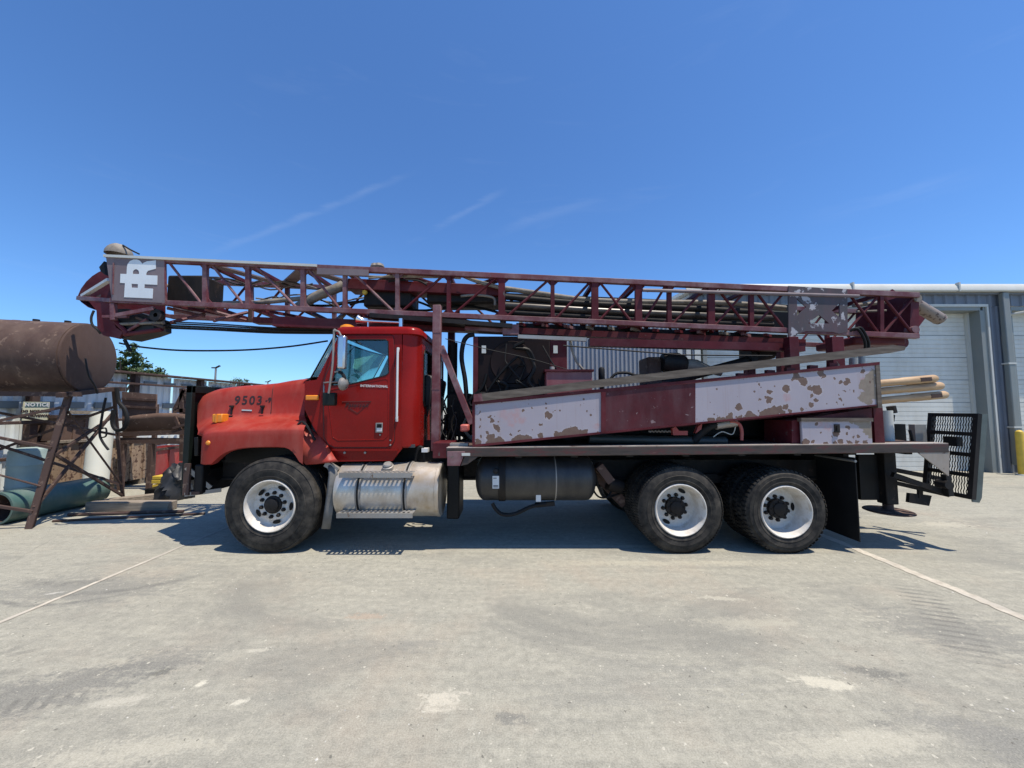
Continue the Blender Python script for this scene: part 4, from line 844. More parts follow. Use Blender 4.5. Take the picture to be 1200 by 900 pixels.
# cowl between hood and cab
ck = []
mb = MB(); rows = []
for px, py in ((356, 444), (362, 443), (368, 441.5)):
    rows.append([P(px, py, HY) + V((0, 0, 0.0)), V((P(px, py, HY).x, YC, P(px, py, HY).z + 0.03)), V((P(px, py, HY).x, 2 * YC - HY, P(px, py, HY).z))])
mb.grid(rows); put('cowl_top', mb, M['cab_red'], rig)
# grille guard: dark frame with bars at the nose
XG = -4.34; zg0, zg1 = P(222, 581, 4.96).z, P(224, 452, 4.97).z
mb = MB()
for y in (4.95, 6.36): mb.box((XG - 0.03, y, zg0), (XG + 0.05, y + 0.06, zg1))
mb.box((XG - 0.03, 4.95, zg1 - 0.10), (XG + 0.05, 6.42, zg1))
gg = put('grille_guard', mb, M['guard'], rig, bevel=0.008)
mb = MB(); mb.box((XG - 0.012, 5.012, zg0 + 0.3), (XG + 0.012, 6.36, zg1 - 0.1)); put('guard_screen', mb, M['black'], gg)
for z in (0.75, 1.2, 1.6): mb = MB(); mb.box((XG - 0.026, 5.011, z), (XG - 0.013, 6.359, z + 0.05)); put('guard_bar', mb, M['guard'], gg)
mb = MB(); mb.box((-4.20, 5.06, 0.9), (-4.08, 6.30, 1.5)); put('radiator_shell', mb, M['black'], rig)
mb = MB(); a = P(219, 546, 4.72); xbm = -4.10
mb.box((xbm - 0.10, 4.94, 0.60), (xbm + 0.02, 6.42, 0.98)); put('bumper', mb, M['dark_steel'], rig, bevel=0.02)
mb = MB(); mb.box((-4.30, 4.90, zg0 + 0.02), (-4.22, 4.93, 1.0)).box((-4.3, 4.93, zg0 + 0.02), (-4.1, 6.4, zg0 + 0.06)); put('bumper_bracket', mb, M['rust'], rig)
mb = MB(); mb.bar((-4.28, 4.92, 0.95), (-4.05, 5.05, 0.66), 0.05, 0.05); mb.bar((-4.28, 4.92, 0.6), (-3.95, 5.1, 0.62), 0.05, 0.05); put('tow_bracket', mb, M['steel'], rig)
# ------------------------------------------------------------------ cab
CY = 4.70; CF = 2 * YC - CY; TH = 0.035
cabf = lambda px, py: P(px, py, CY)
def mirror(mb):
    m2 = MB(); m2.v = [(x, 2 * YC - y, z) for x, y, z in mb.v]; m2.f = [tuple(reversed(f)) for f in mb.f]; return m2
win = [(404, 400), (407, 398), (452, 398), (455, 400), (455.5, 437), (452, 440), (412, 450), (388, 452)]
outer = [(371, 445), (384, 420), (397, 393), (398, 385), (471, 385), (471, 526), (466, 532), (460, 540), (394, 541), (384, 529), (367, 500), (357, 480), (357, 447)]
win_big = [(402.5, 397), (457, 396), (457.5, 439.5), (413, 452), (384.5, 454.5)]
mb = MB(); mb.plate(outer, [win_big], cabf, (0, TH, 0)); cab = put('cab', mb, M['cab_red'], rig, angle=30)
put('far_side', mirror(mb), M['cab_red'], cab)
door_o = [(379, 452), (382, 440), (391, 420), (401, 394.5), (404, 393), (459, 393), (461, 395), (462.5, 440), (462, 516), (459, 521.5), (453, 524), (392, 524), (385, 521), (380, 513)]
mb = MB(); mb.plate(door_o, [win], lambda a, b: P(a, b, CY - 0.014), (0, 0.013, 0)); door = put('door', mb, M['cab_red'], cab, bevel=0.004)
def ring(mb, pts, Y, r, closed=True, n=6):
    q = [P(a, b, Y) for a, b in pts]; mb.tube(q + ([q[0]] if closed else []), r, n); return mb
put('window_seal', ring(MB(), win, CY - 0.012, 0.008), M['rubber'], cab)
mb = MB(); mb.prism([P(a, b, CY + 0.006) for a, b in win_big], (0, 0.004, 0)); put('side_window', mb, M['glass'], cab); put('side_window', mirror(mb), M['glass'], cab)
put('door_gap', ring(MB(), door_o, CY - 0.004, 0.008), M['letter_black'], cab)
inner = [(384, 462), (386, 458), (392, 456), (452, 443.5), (455, 446), (455, 510), (450, 515), (396, 516), (390, 512)]
put('door_crease', ring(MB(), inner, CY - 0.0145, 0.004), M['cab_red'], door)
# rounded rear corner, back wall, roof
xr0 = P(471, 450, CY).x; zb = P(470, 525, CY).z; ztp = P(470, 386, CY).z; rr = 0.20; xbk = xr0 + rr
mb = MB(); rows = []
for z in (zb, zb + 0.02, 1.4, 1.8, 2.2, ztp):
    k = 0.0 if z > zb + 0.01 else 0.02
    rows.append([V((xr0 + (rr - k) * math.sin(a), CY + rr - (rr - k) * math.cos(a), z)) for a in [math.pi / 2 * j / 10 for j in range(11)]])
mb.grid(rows); put('corner_panel', mb, M['cab_red'], cab); put('corner_panel', mirror(mb), M['cab_red'], cab)
y0, y1 = CY + rr, CF - rr
bw = [(5.0, 1.82), (5.0, 2.46), (5.06, 2.52), (6.3, 2.52), (6.36, 2.46), (6.36, 1.82), (6.3, 1.76), (5.06, 1.76)]
mb = MB(); mb.plate([(y0, zb), (y1, zb), (y1, ztp), (y0, ztp)], [bw], lambda a, b: V((xbk, a, b)), (-0.03, 0, 0)); put('back_wall', mb, M['cab_red'], cab)
mb = MB(); mb.prism([V((xbk - 0.012, a, b)) for a, b in bw], (0.004, 0, 0)); put('rear_window', mb, M['glass'], cab)
q = [V((xbk + 0.002, a, b)) for a, b in bw]; put('window_seal', MB().tube(q + [q[0]], 0.014, 6), M['rubber'], cab)
for zz in (1.45, 1.15):
    for yy in (5.06, 5.14): mb = MB(); mb.box((xbk + 0.001, yy, zz), (xbk + 0.006, yy + 0.03, zz + 0.19)); put('back_vent', mb, M['dark_steel'], cab)
xf = P(393, 386, CY).x; zr = P(430, 381.8, CY).z
mb = MB(); rows = []
def rect_ring(dx, z):                                    # rounded rectangle ring of the roof pressing
    pts = []; x0, x1, ya, yb2 = xf - 0.02 + dx, xbk + 0.03 - dx, CY - 0.025 + dx, CF + 0.025 - dx; r = max(0.16 - dx * .4, 0.05)
    for cx, cy, a0 in ((x1 - r, ya + r, -90), (x1 - r, yb2 - r, 0), (x0 + r * .6, yb2 - r * .6, 90), (x0 + r * .6, ya + r * .6, 180)):
        r2 = r if a0 in (-90, 0) else r * .6
        for j in range(7): a = R(a0 + 15 * j); pts.append(V((cx + r2 * math.cos(a), cy + r2 * math.sin(a), z)))
    return pts + [pts[0]]
zlo = P(430, 391.5, CY - 0.02).z
for dx, z in ((0.03, zlo + 0.015), (0.012, zlo), (0.0, zlo + 0.006), (0.004, zlo + 0.03), (0.008, zr - 0.055), (0.022, zr - 0.025), (0.05, zr - 0.006), (0.09, zr + 0.002), (0.3, zr + 0.02), (0.55, zr + 0.03)): rows.append(rect_ring(dx, z))
mb.grid(rows); k = len(mb.v); last = rows[-1][:-1]; mb.add(last, [tuple(range(len(last)))]); roof = put('roof', mb, M['cab_red'], cab, angle=40)
mb = MB(); mb.box((xr0 - 0.5, CY + 0.04, zb + 0.0), (xbk - 0.04, CF - 0.04, zb + 0.04)).box((P(380, 500, CY).x, CY + 0.04, zb), (xr0 - 0.5, CF - 0.04, zb + 0.04)); put('cab_floor', mb, M['int'], cab)
mb = MB(); mb.box((xf + 0.05, CY + 0.04, zlo + 0.02), (xbk - 0.035, CF - 0.04, zlo + 0.05)); put('headliner', mb, M['int'], cab)
# bowed windscreen
rows = []
for t in range(5):
    f = t / 4; px, py = 392.5 + (364 - 392.5) * f, 392.5 + (443.5 - 392.5) * f; q = P(px, py, CY + 0.02); row = []
    for j in range(13):
        u = -1 + 2 * j / 12; bow = (0.16 + 0.16 * f) * (1 - abs(u) ** 2.2); row.append(V((q.x - bow, YC + u * (YC - CY - 0.02), q.z + 0.01 * (1 - u * u))))
    rows.append(row)
mb = MB().grid(rows); put('windscreen', mb, M['glass'], cab)
mb = MB(); mb.tube(rows[0], 0.012, 8); mb.tube(rows[-1], 0.014, 8); mb.tube([r[0] for r in rows], 0.010, 8); mb.tube([r[-1] for r in rows], 0.010, 8); mb.tube([r[6] for r in rows], 0.010, 8); put('windscreen_seal', mb, M['rubber'], cab)
mb = MB(); mb.grid([[p + V((0, 0, -0.02)) for p in rows[-1]], [V((p.x + 0.02, p.y, p.z - 0.35)) for p in rows[-1]]]); put('cowl_panel', mb, M['cab_red'], cab)
mb = MB(); xq = rows[-1][0].x; mb.box((xq + 0.0, CY + 0.05, 1.4), (xq + 0.42, CF - 0.05, 2.0)); put('dashboard', mb, M['int'], cab, bevel=0.04)
for y in (5.05, 6.02):
    mb = MB(); mb.box((xr0 - 0.42, y, 1.25), (xr0 + 0.05, y + 0.46, 1.62)); st_ = put('seat', mb, M['seat'], cab, bevel=0.05)
    mb = MB(); mb.bar((xr0 - 0.02, y + 0.23, 1.60), (xr0 + 0.08, y + 0.23, 2.22), 0.44, 0.13); put('seat_back', mb, M['seat'], st_, bevel=0.05)
c = V((xq + 0.60, 5.18, 1.98)); d = V((-0.55, 0, 0.8)).normalized(); mb = MB(); dd, s1, u1 = axes(d)
mb.tube([c + (s1 * math.cos(a) + u1 * math.sin(a)) * 0.23 for a in [2 * math.pi * j / 28 for j in range(29)]], 0.015, 8); mb.bar(c - s1 * .22, c + s1 * .22, 0.03, 0.02); mb.tube([c, c - d * 0.5], 0.03, 8); put('steering_wheel', mb, M['black'], cab)
# sill strip, door handle, grab rail, decals
mb = MB(); mb.bar(P(386, 527.3, CY - 0.012), P(466, 527.3, CY - 0.012), 0.018, 0.022); put('sill_strip', mb, M['cab_red'], cab)
for px in (428, 404): mb = MB(); mb.lathe(P(px, 530.5, CY - 0.004), (0, -1, 0), [(0.0, 0.012), (0.014, 0.01), (0.016, 0.0)], 12); put('sill_bolt', mb, M['steel'], cab)
for py in (516, 521.5): mb = MB(); mb.lathe(P(457.5, py, CY - 0.016), (0, -1, 0), [(0.0, 0.01), (0.009, 0.008), (0.011, 0.0)], 10); put('hinge_bolt', mb, M['steel'], door)
mb = MB(); a, b = P(466, 410, CY - 0.06), P(464.5, 489, CY - 0.06)
mb.tube(spline([P(467, 408.5, CY), P(466.6, 410, CY - 0.045), P(466, 414, CY - 0.06), P(465, 485, CY - 0.06), P(464.6, 489, CY - 0.045), P(464.5, 491, CY)]), 0.014, 10); mb.box(P(463.6, 488, CY - 0.02), P(466.6, 494, CY)); mb.box(P(465.5, 407, CY - 0.02), P(468, 412, CY)); put('grab_rail', mb, M['white'], cab)
mb = MB(); q0, q1 = P(440.5, 495.5, CY - 0.016), P(448.5, 507, CY - 0.016); mb.box(q0, q1 + V((0, -0.012, 0))); lk = put('door_handle', mb, M['steel'], door, bevel=0.004)
mb = MB(); q0, q1 = P(442, 497, CY - 0.03), P(447, 501, CY - 0.03); mb.box(q0, q1 + V((0, -0.008, 0))); put('handle_paddle', mb, M['black'], lk)
mb = MB(); mb.lathe(P(445.5, 509.5, CY - 0.016), (0, -1, 0), [(0, .008), (.01, .007), (.011, 0)], 12); put('door_lock', mb, M['steel'], door)
face_text('INTERNATIONAL', 438.5, 452.6, CY - 0.016, 0.042, M['white'], door, sp=1.1, off=0.0008, tilt=-0.03)
face_text('Peterson', 418.5, 475, CY - 0.016, 0.078, M['letter_black'], door, sp=1.05, off=0.001, shear=0.3)
mb = MB(); tri = [(404, 472), (433, 472), (424, 487), (419, 481)]; 
mb.tube([P(401, 471, CY - 0.016), P(435, 470.5, CY - 0.016), P(419, 484.5, CY - 0.016), P(408, 478, CY - 0.016)], 0.0035, 5); put('door_emblem', mb, M['letter_black'], door)
mb = MB(); q0, q1 = P(441.5, 501.5, CY - 0.0285), P(447.5, 505.5, CY - 0.0285); mb.box(q0, q1 + V((0, -0.003, 0))); put('decal', mb, M['white'], lk)
# cab marker lamp, mirrors
mb = MB(); mb.bar(P(358.5, 466, CY - 0.02), P(373.5, 466, CY - 0.02), 0.035, 0.062); put('side_marker', mb, M['amber'], cab, bevel=0.012)
mk = MB(); YM = 4.47
mk.tube(spline([P(394, 388, CY - 0.02), P(392, 386.5, YM), P(391.2, 392, YM), P(390, 425, YM), P(386.5, 452, YM), P(385, 461, YM)], 4), 0.013, 8); mir = put('mirror_arm', mk, M['steel'], cab)
mk = MB(); mk.tube([P(391, 386.5, YM), P(397, 388.5, YM), P(399.5, 393, YM)], 0.011, 8); mk.tube([P(379.5, 448.5, CY), P(396, 447.5, YM)], 0.010, 8); mk.tube([P(380, 448.5, CY), P(379.5, 460, CY - 0.02)], 0.010, 8); mk.tube([P(392, 436, YM), P(400, 434, YM)], 0.01, 8); put('mirror_bracket', mk, M['steel'], mir)
mk = MB(); q0, q1 = P(397, 393.5, YM), P(405.5, 432.5, YM); mk.box((q0.x, YM - 0.045, q0.z), (q1.x, YM + 0.045, q1.z)); put('mirror_head', mk, M['mirror'], mir, bevel=0.025)
mk = MB(); q = P(402.5, 450, YM); mk.lathe(q, (-0.97, 0.25, 0.05), [(0.0, -0.05), (0.04, -0.042), (0.075, -0.012), (0.08, 0.012), (0.0, 0.012)], 24); o = put('convex_mirror', mk, M['steel'], mir); 
mk = MB(); mk.tube(spline([P(397, 436, YM), P(401, 438, YM), P(404, 444, YM), P(404.5, 455, YM)]), 0.02, 8); put('mirror_mount', mk, M['rubber'], mir)
mk = MB(); q0, q1 = P(378, 460, 4.50), P(392, 475.5, 4.50); mk.box((q0.x, 4.49, q0.z), (q1.x, 4.58, q1.z)); put('marker_box', mk, M['guard'], cab, bevel=0.015)
# roof lamps and air horn
q = P(407.5, 382, 4.95); q.z = zr - 0.0; mb = MB(); mb.lathe(q, (0, 0, 1), [(0.0, 0.075), (0.05, 0.068), (0.09, 0.045), (0.105, 0.0)], 20); put('roof_beacon', mb, M['amber'], roof)
mb = MB(); yh = 4.9; pts = [P(419.5, 374, yh), P(423, 375.2, yh), P(427, 375.8, yh), P(433, 376.3, yh), P(470, 378, yh)]
mb.tube(pts, [0.062, 0.042, 0.026, 0.018, 0.013], 14); mb.tube([P(431.5, 376, yh), P(431.5, 384, yh)], 0.014, 6); mb.tube([P(470, 373.5, yh), P(470, 383, yh)], 0.03, 8); put('air_horn', mb, M['chrome'], roof)
# ------------------------------------------------------------------ flap, fuel tank with steps
rows = []
for (pa, pb, py, y) in ((384, 394, 545, 4.60), (385, 396, 556, 4.56), (383, 393, 575, 4.54), (380, 390, 598, 4.54), (376.5, 387, 620, 4.55)):
    rows.append([P(pa, py, y), P(pa + 2.5, py, y - 0.01), P(pb, py, y + 0.02), P(pb, py, y + 0.35)])
o = put('front_mud_flap', MB().grid(rows), plain('dusty_flap', (0.13, 0.125, 0.115), 0.7, var=0.3, scale=8), rig, angle=60); s = o.modifiers.new('solid', 'SOLIDIFY'); s.thickness = 0.012
mb = MB(); mb.bar(P(382, 543, 4.62), P(396, 551, 4.62), 0.05, 0.07); mb.bar(P(383, 541, 4.7), P(390, 556, 4.62), 0.04, 0.04); put('flap_bracket', mb, M['steel'], rig)
FTr = 0.335; fy = 4.50 + FTr; fz = (P(450, 546, 4.6).z + P(450, 609, 4.6).z) / 2
fx0, fx1 = P(393.5, 578, 4.58).x, P(514, 578, 4.56).x
mb = MB(); mb.lathe((fx0, fy, fz), (1, 0, 0), [(0.0, -0.02), (FTr - 0.06, -0.02), (FTr - 0.03, 0.0), (FTr - 0.004, 0.0), (FTr, 0.012), (FTr, fx1 - fx0 - 0.05), (FTr + 0.006, fx1 - fx0 - 0.045), (FTr + 0.006, fx1 - fx0 - 0.012), (FTr - 0.004, fx1 - fx0), (FTr - 0.04, fx1 - fx0), (FTr - 0.08, fx1 - fx0 - 0.02), (0.0, fx1 - fx0 - 0.02)], 56); ft = put('fuel_tank', mb, M['alu'], rig)
for px in (420, 474):
    x = P(px, 570, 4.53).x; mb = MB(); mb.lathe((x, fy, fz), (1, 0, 0), [(FTr + 0.001, -0.032), (FTr + 0.012, -0.03), (FTr + 0.012, 0.03), (FTr + 0.001, 0.032)], 56); put('tank_strap', mb, M['steel'], ft)
    mb = MB(); mb.lathe((x, fy, fz), (1, 0, 0), [(FTr + 0.012, -0.012), (FTr + 0.017, -0.010), (FTr + 0.017, 0.010), (FTr + 0.012, 0.012)], 56); put('strap_liner', mb, M['rubber'], ft)
q = P(455, 551, 4.66); mb = MB(); zc_ = fz + math.sqrt(FTr ** 2 - (fy - 4.66) ** 2)
mb.lathe((q.x, 4.66, zc_ - 0.01), (0, -0.45, 1), [(0.0, 0.085), (0.045, 0.083), (0.055, 0.07), (0.055, 0.05), (0.07, 0.045), (0.072, 0.0)], 20); put('fuel_cap', mb, M['steel'], ft)
def step(zp, name, x0, x1, ya, yb, z):
    holes = []; nx = 15; dx = (x1 - x0 - 0.06) / nx
    for k in range(nx):
        for j in range(2):
            a = x0 + 0.03 + k * dx + dx * 0.2 + (0.25 * dx if j else 0); b = ya + 0.018 + j * (yb - ya - 0.03) / 2; hh = (yb - ya - 0.03) / 2 * 0.6
            holes.append([(a, b), (a + dx * 0.55, b), (a + dx * 0.55, b + hh), (a, b + hh)])
    mb = MB(); mb.plate([(x0, ya), (x1, ya), (x1, yb), (x0, yb)], holes, lambda a, b: V((a, b, z)), (0, 0, -0.006)); mb.box((x0, ya, z - 0.055), (x1, ya + 0.005, z - 0.0065)); return put(name, mb, M['steel'], ft)
zs1 = P(440, 554, 4.42).z; step(0, 'step', P(398, 555, 4.42).x, P(484, 555, 4.42).x, 4.40, 4.56, zs1)
zs2 = P(440, 601, 4.42).z; step(0, 'step', P(395, 603, 4.42).x, P(484, 603, 4.42).x, 4.40, 4.60, zs2)
for px in (421, 474):
    x = P(px, 600, 4.5).x; mb = MB(); mb.bar((x, 4.43, zs2 - 0.03), (x, 4.9, zs2 - 0.06), 0.04, 0.04); mb.bar((x, 4.42, zs1 - 0.03), (x, 4.50, zs1 - 0.03), 0.03, 0.03); put('step_bracket', mb, M['dark_steel'], ft)
# hoses and brackets behind the tank
mb = MB(); mb.tube(spline([P(486, 545, 4.9), P(489, 528, 4.85), P(493, 524, 4.85), P(497, 530, 4.85), P(498, 548, 4.9)]), 0.022, 8); put('fuel_hose', mb, M['rubber'], rig)
mb = MB(); mb.box(P(494, 525.5, 4.8), P(503, 529, 4.9)); put('breather_box', mb, M['white'], rig)
mb = MB(); mb.box((fx1 + 0.06, 4.78, 0.32), (fx1 + 0.22, 5.2, 1.05)); put('battery_box', mb, M['black'], rig, bevel=0.02)
# black air receiver
ar = 0.285; az = P(627, 562.5, 4.66).z; ay = 4.56 + ar; ax0, ax1 = P(557.5, 563, 4.82).x, P(697, 563, 4.82).x
prof = []
for k in range(9): a = math.pi / 2 * k / 8; prof.append((ar * math.sin(a) ** 0.8, 0.13 * (1 - math.cos(a))))
n_ = ax1 - ax0; prof2 = [(r, n_ - t) for r, t in reversed(prof)]
mb = MB(); mb.lathe((ax0, ay, az), (1, 0, 0), prof + prof2, 48); at_ = put('air_receiver', mb, M['tank_black'], rig, angle=45)
for px, m, wd in ((588, M['dark_steel'], 0.045),):
    x = P(px, 560, 4.57).x; mb = MB(); mb.lathe((x, ay, az), (1, 0, 0), [(ar + 0.001, -wd), (ar + 0.01, -wd + 0.003), (ar + 0.01, wd - 0.003), (ar + 0.001, wd)], 48); put('receiver_strap', mb, m, at_)
x = P(652, 560, 4.57).x; mb = MB(); mb.lathe((x, ay, az), (1, 0, 0), [(ar + 0.001, -0.008), (ar + 0.006, 0.0), (ar + 0.001, 0.008)], 48); put('weld_seam', mb, M['steel'], at_)
mb = MB(); mb.lathe(P(581, 552, 4.6) + V((0, -0.0, 0)), (0, -1, 0.15), [(0.0, 0.06), (0.028, 0.055), (0.034, 0.03), (0.034, -0.02)], 14); put('pressure_valve', mb, M['dark_steel'], at_)
q = P(581, 565, 4.553); mb = MB(); mb.box((q.x - 0.04, 4.546, q.z - 0.075), (q.x + 0.04, 4.551, q.z + 0.075)); tgp = put('data_plate', mb, M['white'], at_)
for k, dz in enumerate((0.045, -0.045, -0.06)): mb = MB(); mb.box((q.x - 0.03, 4.5435, q.z + dz), (q.x + (0.03 if k else 0.01), 4.5455, q.z + dz + 0.008)); put('plate_print', mb, M['letter_black'], tgp)
q = P(631, 584, 4.62); mb = MB(); mb.box((q.x - 0.03, 4.62, q.z - 0.04), (q.x + 0.03, 4.66, q.z + 0.04)); put('drain_block', mb, M['white'], at_)
mb = MB(); mb.tube(spline([P(577, 590, 4.7), P(582, 598, 4.7), P(590, 603, 4.7), P(604, 602, 4.7), P(622, 594, 4.7), P(640, 590, 4.72)]), 0.024, 8); put('drain_hose', mb, M['rubber'], at_)
mb = MB(); mb.bar(P(627, 592, 4.75), P(650, 590, 4.75), 0.05, 0.05); put('drain_valve', mb, M['dark_steel'], at_)
# brake chambers, tangle of brackets ahead of the rear wheels
mb = MB(); mb.lathe((1.35, 4.95, 0.72), (1, 0.2, -0.3), [(0.0, -0.1), (0.09, -0.1), (0.10, 0.0), (0.09, 0.1), (0.0, 0.1)], 16); put('brake_chamber', mb, M['dark_steel'], rig)
mb = MB(); mb.bar((1.0, 5.0, 0.98), (1.5, 5.05, 0.45), 0.10, 0.12); mb.bar((1.1, 4.8, 1.0), (1.25, 4.8, 0.8), 0.2, 0.1); put('hanger_bracket', mb, M['rust'], rig)
mb = MB(); mb.tube(spline([P(697, 552, 4.8), P(701, 570, 4.8), P(707, 582, 4.85), P(714, 580, 4.9), P(722, 560, 5.0)]), 0.014, 8); mb.tube(spline([P(690, 560, 4.9), P(699, 580, 4.9), P(712, 583, 4.95), P(735, 575, 5.0)]), 0.012, 8); put('air_line', mb, M['rubber'], rig)
# ------------------------------------------------------------------ deck
zdL, zdR = P(553, 525.5, YN).z, P(1050, 521, YN).z
def zd(x): return zdL + (zdR - zdL) * (x + 0.48) / 5.1
xd0, xd1 = P(523, 526, YN).x, P(1112, 521, YN).x
mb = MB(); mb.prism([(xd0, YN + 0.085, zd(xd0) - 0.03), (xd1, YN + 0.085, zd(xd1) - 0.03), (xd1, YN + 0.085, zd(xd1)), (xd0, YN + 0.085, zd(xd0))], (0, 2.27, 0)); deck = put('deck', mb, M['rust'], rig)
n = NT('rubbed_deck_channel'); g = n.noise(6, 8, 0.7, vec=n.mapv(n.co(), scale=(0.6, 1, 3)))
col = n.ramp(g, (0.3, (0.022, 0.014, 0.012)), (0.5, (0.05, 0.036, 0.029)), (0.60, (0.075, 0.018, 0.018)), (0.75, (0.14, 0.115, 0.095)))
M['channel'] = n.done(col, 0.65)
for yy in (YN, YFAR - 0.08):
    mb = MB(); a, b = xd0, xd1
    mb.add([(a, yy, zd(a) - 0.10), (b, yy, zd(b) - 0.10), (b, yy, zd(b) + 0.006), (a, yy, zd(a) + 0.006), (a, yy + 0.08, zd(a) - 0.10), (b, yy + 0.08, zd(b) - 0.10), (b, yy + 0.08, zd(b) + 0.006), (a, yy + 0.08, zd(a) + 0.006)], [(0, 1, 2, 3), (7, 6, 5, 4), (3, 2, 6, 7), (4, 5, 1, 0), (0, 3, 7, 4), (1, 5, 6, 2)]); put('deck_channel', mb, M['channel'], deck, bevel=0.008)
mb = MB(); mb.add([(xd0, YN + 0.004, zd(xd0) + 0.007), (xd1, YN + 0.004, zd(xd1) + 0.007), (xd1, YN + 0.16, zd(xd1) + 0.007), (xd0, YN + 0.16, zd(xd0) + 0.007), (xd0, YN + 0.004, zd(xd0) + 0.011), (xd1, YN + 0.004, zd(xd1) + 0.011), (xd1, YN + 0.16, zd(xd1) + 0.011), (xd0, YN + 0.16, zd(xd0) + 0.011)], [(0, 3, 2, 1), (4, 5, 6, 7), (0, 1, 5, 4), (1, 2, 6, 5), (2, 3, 7, 6), (3, 0, 4, 7)]); put('sunlit_edge_strip', mb, worn('sunlit_worn_steel', (0.44, 0.40, 0.36), chip=(0.14, 0.08, 0.06), chip_at=0.60, rough=0.5, dirt=(0.24, 0.18, 0.15), dirt_amt=0.7, metal=0.3), deck)  # pale worn steel paints in the sunlit line along the deck's top edge
for k in range(9):
    x = -0.6 + k * 0.68; mb = MB(); mb.box((x - 0.04, YN + 0.09, zd(x) - 0.13), (x + 0.04, YFAR - 0.09, zd(x) - 0.035)); put('deck_joist', mb, M['dark_steel'], deck)
# front end of the deck: maroon bracket and tapered knee
mb = MB(); mb.prism([P(524, 529, YN - 0.004), P(545, 529, YN - 0.004), P(539, 546, YN - 0.004), P(524, 546, YN - 0.004)], (0, 0.3, 0)); put('deck_end_bracket', mb, M['maroon_dusty'], deck, bevel=0.004)
mb = MB(); mb.prism([P(545, 534, YN + 0.003), P(562, 534, YN + 0.003), P(548, 544, YN + 0.003), P(540, 546, YN + 0.003)], (0, 0.05, 0)); put('deck_knee', mb, M['channel'], deck)
mb = MB(); mb.box(P(541, 531, YN - 0.012), P(551, 534, YN - 0.002)); put('deck_reflector', mb, M['trim'], deck)
mb = MB(); mb.prism([P(507, 519, 4.75), P(530, 519, 4.75), P(530, 537, 4.75), P(507, 537, 4.75)], (0, 0.5, 0)); put('post_base', mb, M['maroon'], rig, bevel=0.006)
mb = MB(); mb.bar(P(528, 520.5, 4.7), P(549, 520.5, 4.7), 0.12, 0.03); put('base_plate', mb, M['steel'], rig)
# rear: triangular gusset, fold-down platform, jack
mb = MB(); mb.prism([P(1074, 529, YN + 0.004), P(1113, 528.6, YN + 0.004), P(1112, 558, YN + 0.004)], (0, 0.012, 0)); put('rear_gusset', mb, worn('scraped_gusset', (0.26, 0.22, 0.18), chip=(0.13, 0.08, 0.06), chip_at=0.56, rough=0.75, dirt=(0.36, 0.34, 0.30), dirt_amt=0.8, bump=0.2), deck)
for (a, b, w_) in (((1046, 556, 4.75), (1112, 579, 4.60), 0.06), ((1050, 566, 4.9), (1112, 580, 4.62), 0.05), ((1045, 550, 5.3), (1112, 563, 5.1), 0.06), ((1048, 560, 5.4), (1108, 575, 5.0), 0.05), ((1108, 556, 4.55), (1112, 581, 4.55), 0.06)):
    mb = MB(); mb.bar(P(*a), P(*b), w_, w_); put('tail_bar', mb, M['dark_steel'], rig)
mb = MB(); mb.lathe(P(1110, 568, 4.52), (0, 1, 0), [(0.0, -0.02), (0.05, -0.02), (0.05, 0.1), (0.0, 0.1)], 14); put('platform_hinge', mb, M['dark_steel'], rig)
mb = MB(); mb.prism([P(1066, 578, 4.8), P(1092, 581, 4.72), P(1089, 593, 4.72), P(1065, 589, 4.8)], (0, 0.04, 0)); put('tail_plate', mb, M['dark_steel'], rig)
mb = MB(); mb.box((4.35, 4.9, 0.62), (4.42, 6.5, 1.15)); put('tail_panel', mb, M['black'], rig)
mb = MB(); mb.box(P(1006, 533, 4.95), (P(1031, 586, 4.95).x, 5.0, P(1031, 586, 4.95).z)); put('tail_panel', mb, M['black'], rig)
mb = MB(); mb.bar(P(1078, 570, 4.78), P(1078, 584, 4.77), 0.03, 0.05, up=(1, 0, 0)); put('plate_hanger', mb, M['dark_steel'], rig)
XT, XB_, Yn, Yf_ = 5.65, 5.50, 4.50, 4.99; zT, zB = 1.64, 0.66
def pl(u, v): x = XB_ + (XT - XB_) * v; return V((x, Yn + (Yf_ - Yn) * u, zB + (zT - zB) * v))
pf = put('work_platform', MB().bar(pl(0.0, -0.02), pl(0.0, 1.02), 0.05, 0.05, up=(0, 1, 0)), M['dark_steel'], rig)
for (v0, v1) in ((0.02, 0.25), (0.265, 0.505), (0.515, 0.76), (0.77, 0.99)):
    mb = MB()
    for k in range(17):
        u = 0.05 + 0.90 * k / 16
        pts = [pl(u + (0.010 if j % 2 else -0.010), v0 + (v1 - v0) * j / 6) for j in range(7)]
        for p_, q_ in zip(pts, pts[1:]): mb.bar(p_, q_, 0.006, 0.0075, up=(0, 1, 0))
    put('grating', mb, M['dark_steel'], pf)
for v in (0.0, 0.26, 0.51, 0.765, 1.0): mb = MB(); mb.bar(pl(0, v), pl(1, v), 0.04, 0.045); put('platform_rail', mb, M['dark_steel'], pf)
mb = MB(); mb.bar(pl(1.0, -0.02), pl(1.0, 1.02), 0.05, 0.05, up=(0, 1, 0)); put('platform_edge', mb, M['dark_steel'], pf)
mb = MB(); mb.plate([(-0.02, 0.03), (0.0, -0.05), (0.08, -0.06), (0.105, 0.0), (0.105, 1.0), (0.095, 1.015), (0.0, 1.015), (-0.02, 1.0)], [], lambda a, b: pl(-0.03, b) + V((a, 0, 0)), (0, 0.012, 0)); put('platform_flange', mb, plain('dark_green_flange', (0.075, 0.095, 0.088), 0.5, var=0.25), pf)
mb = MB(); mb.box(pl(0.32, 0.60) + V((-0.03, 0, 0)), pl(0.62, 0.72) + V((0.03, 0, 0))); put('latch_plate', mb, M['dark_steel'], pf)
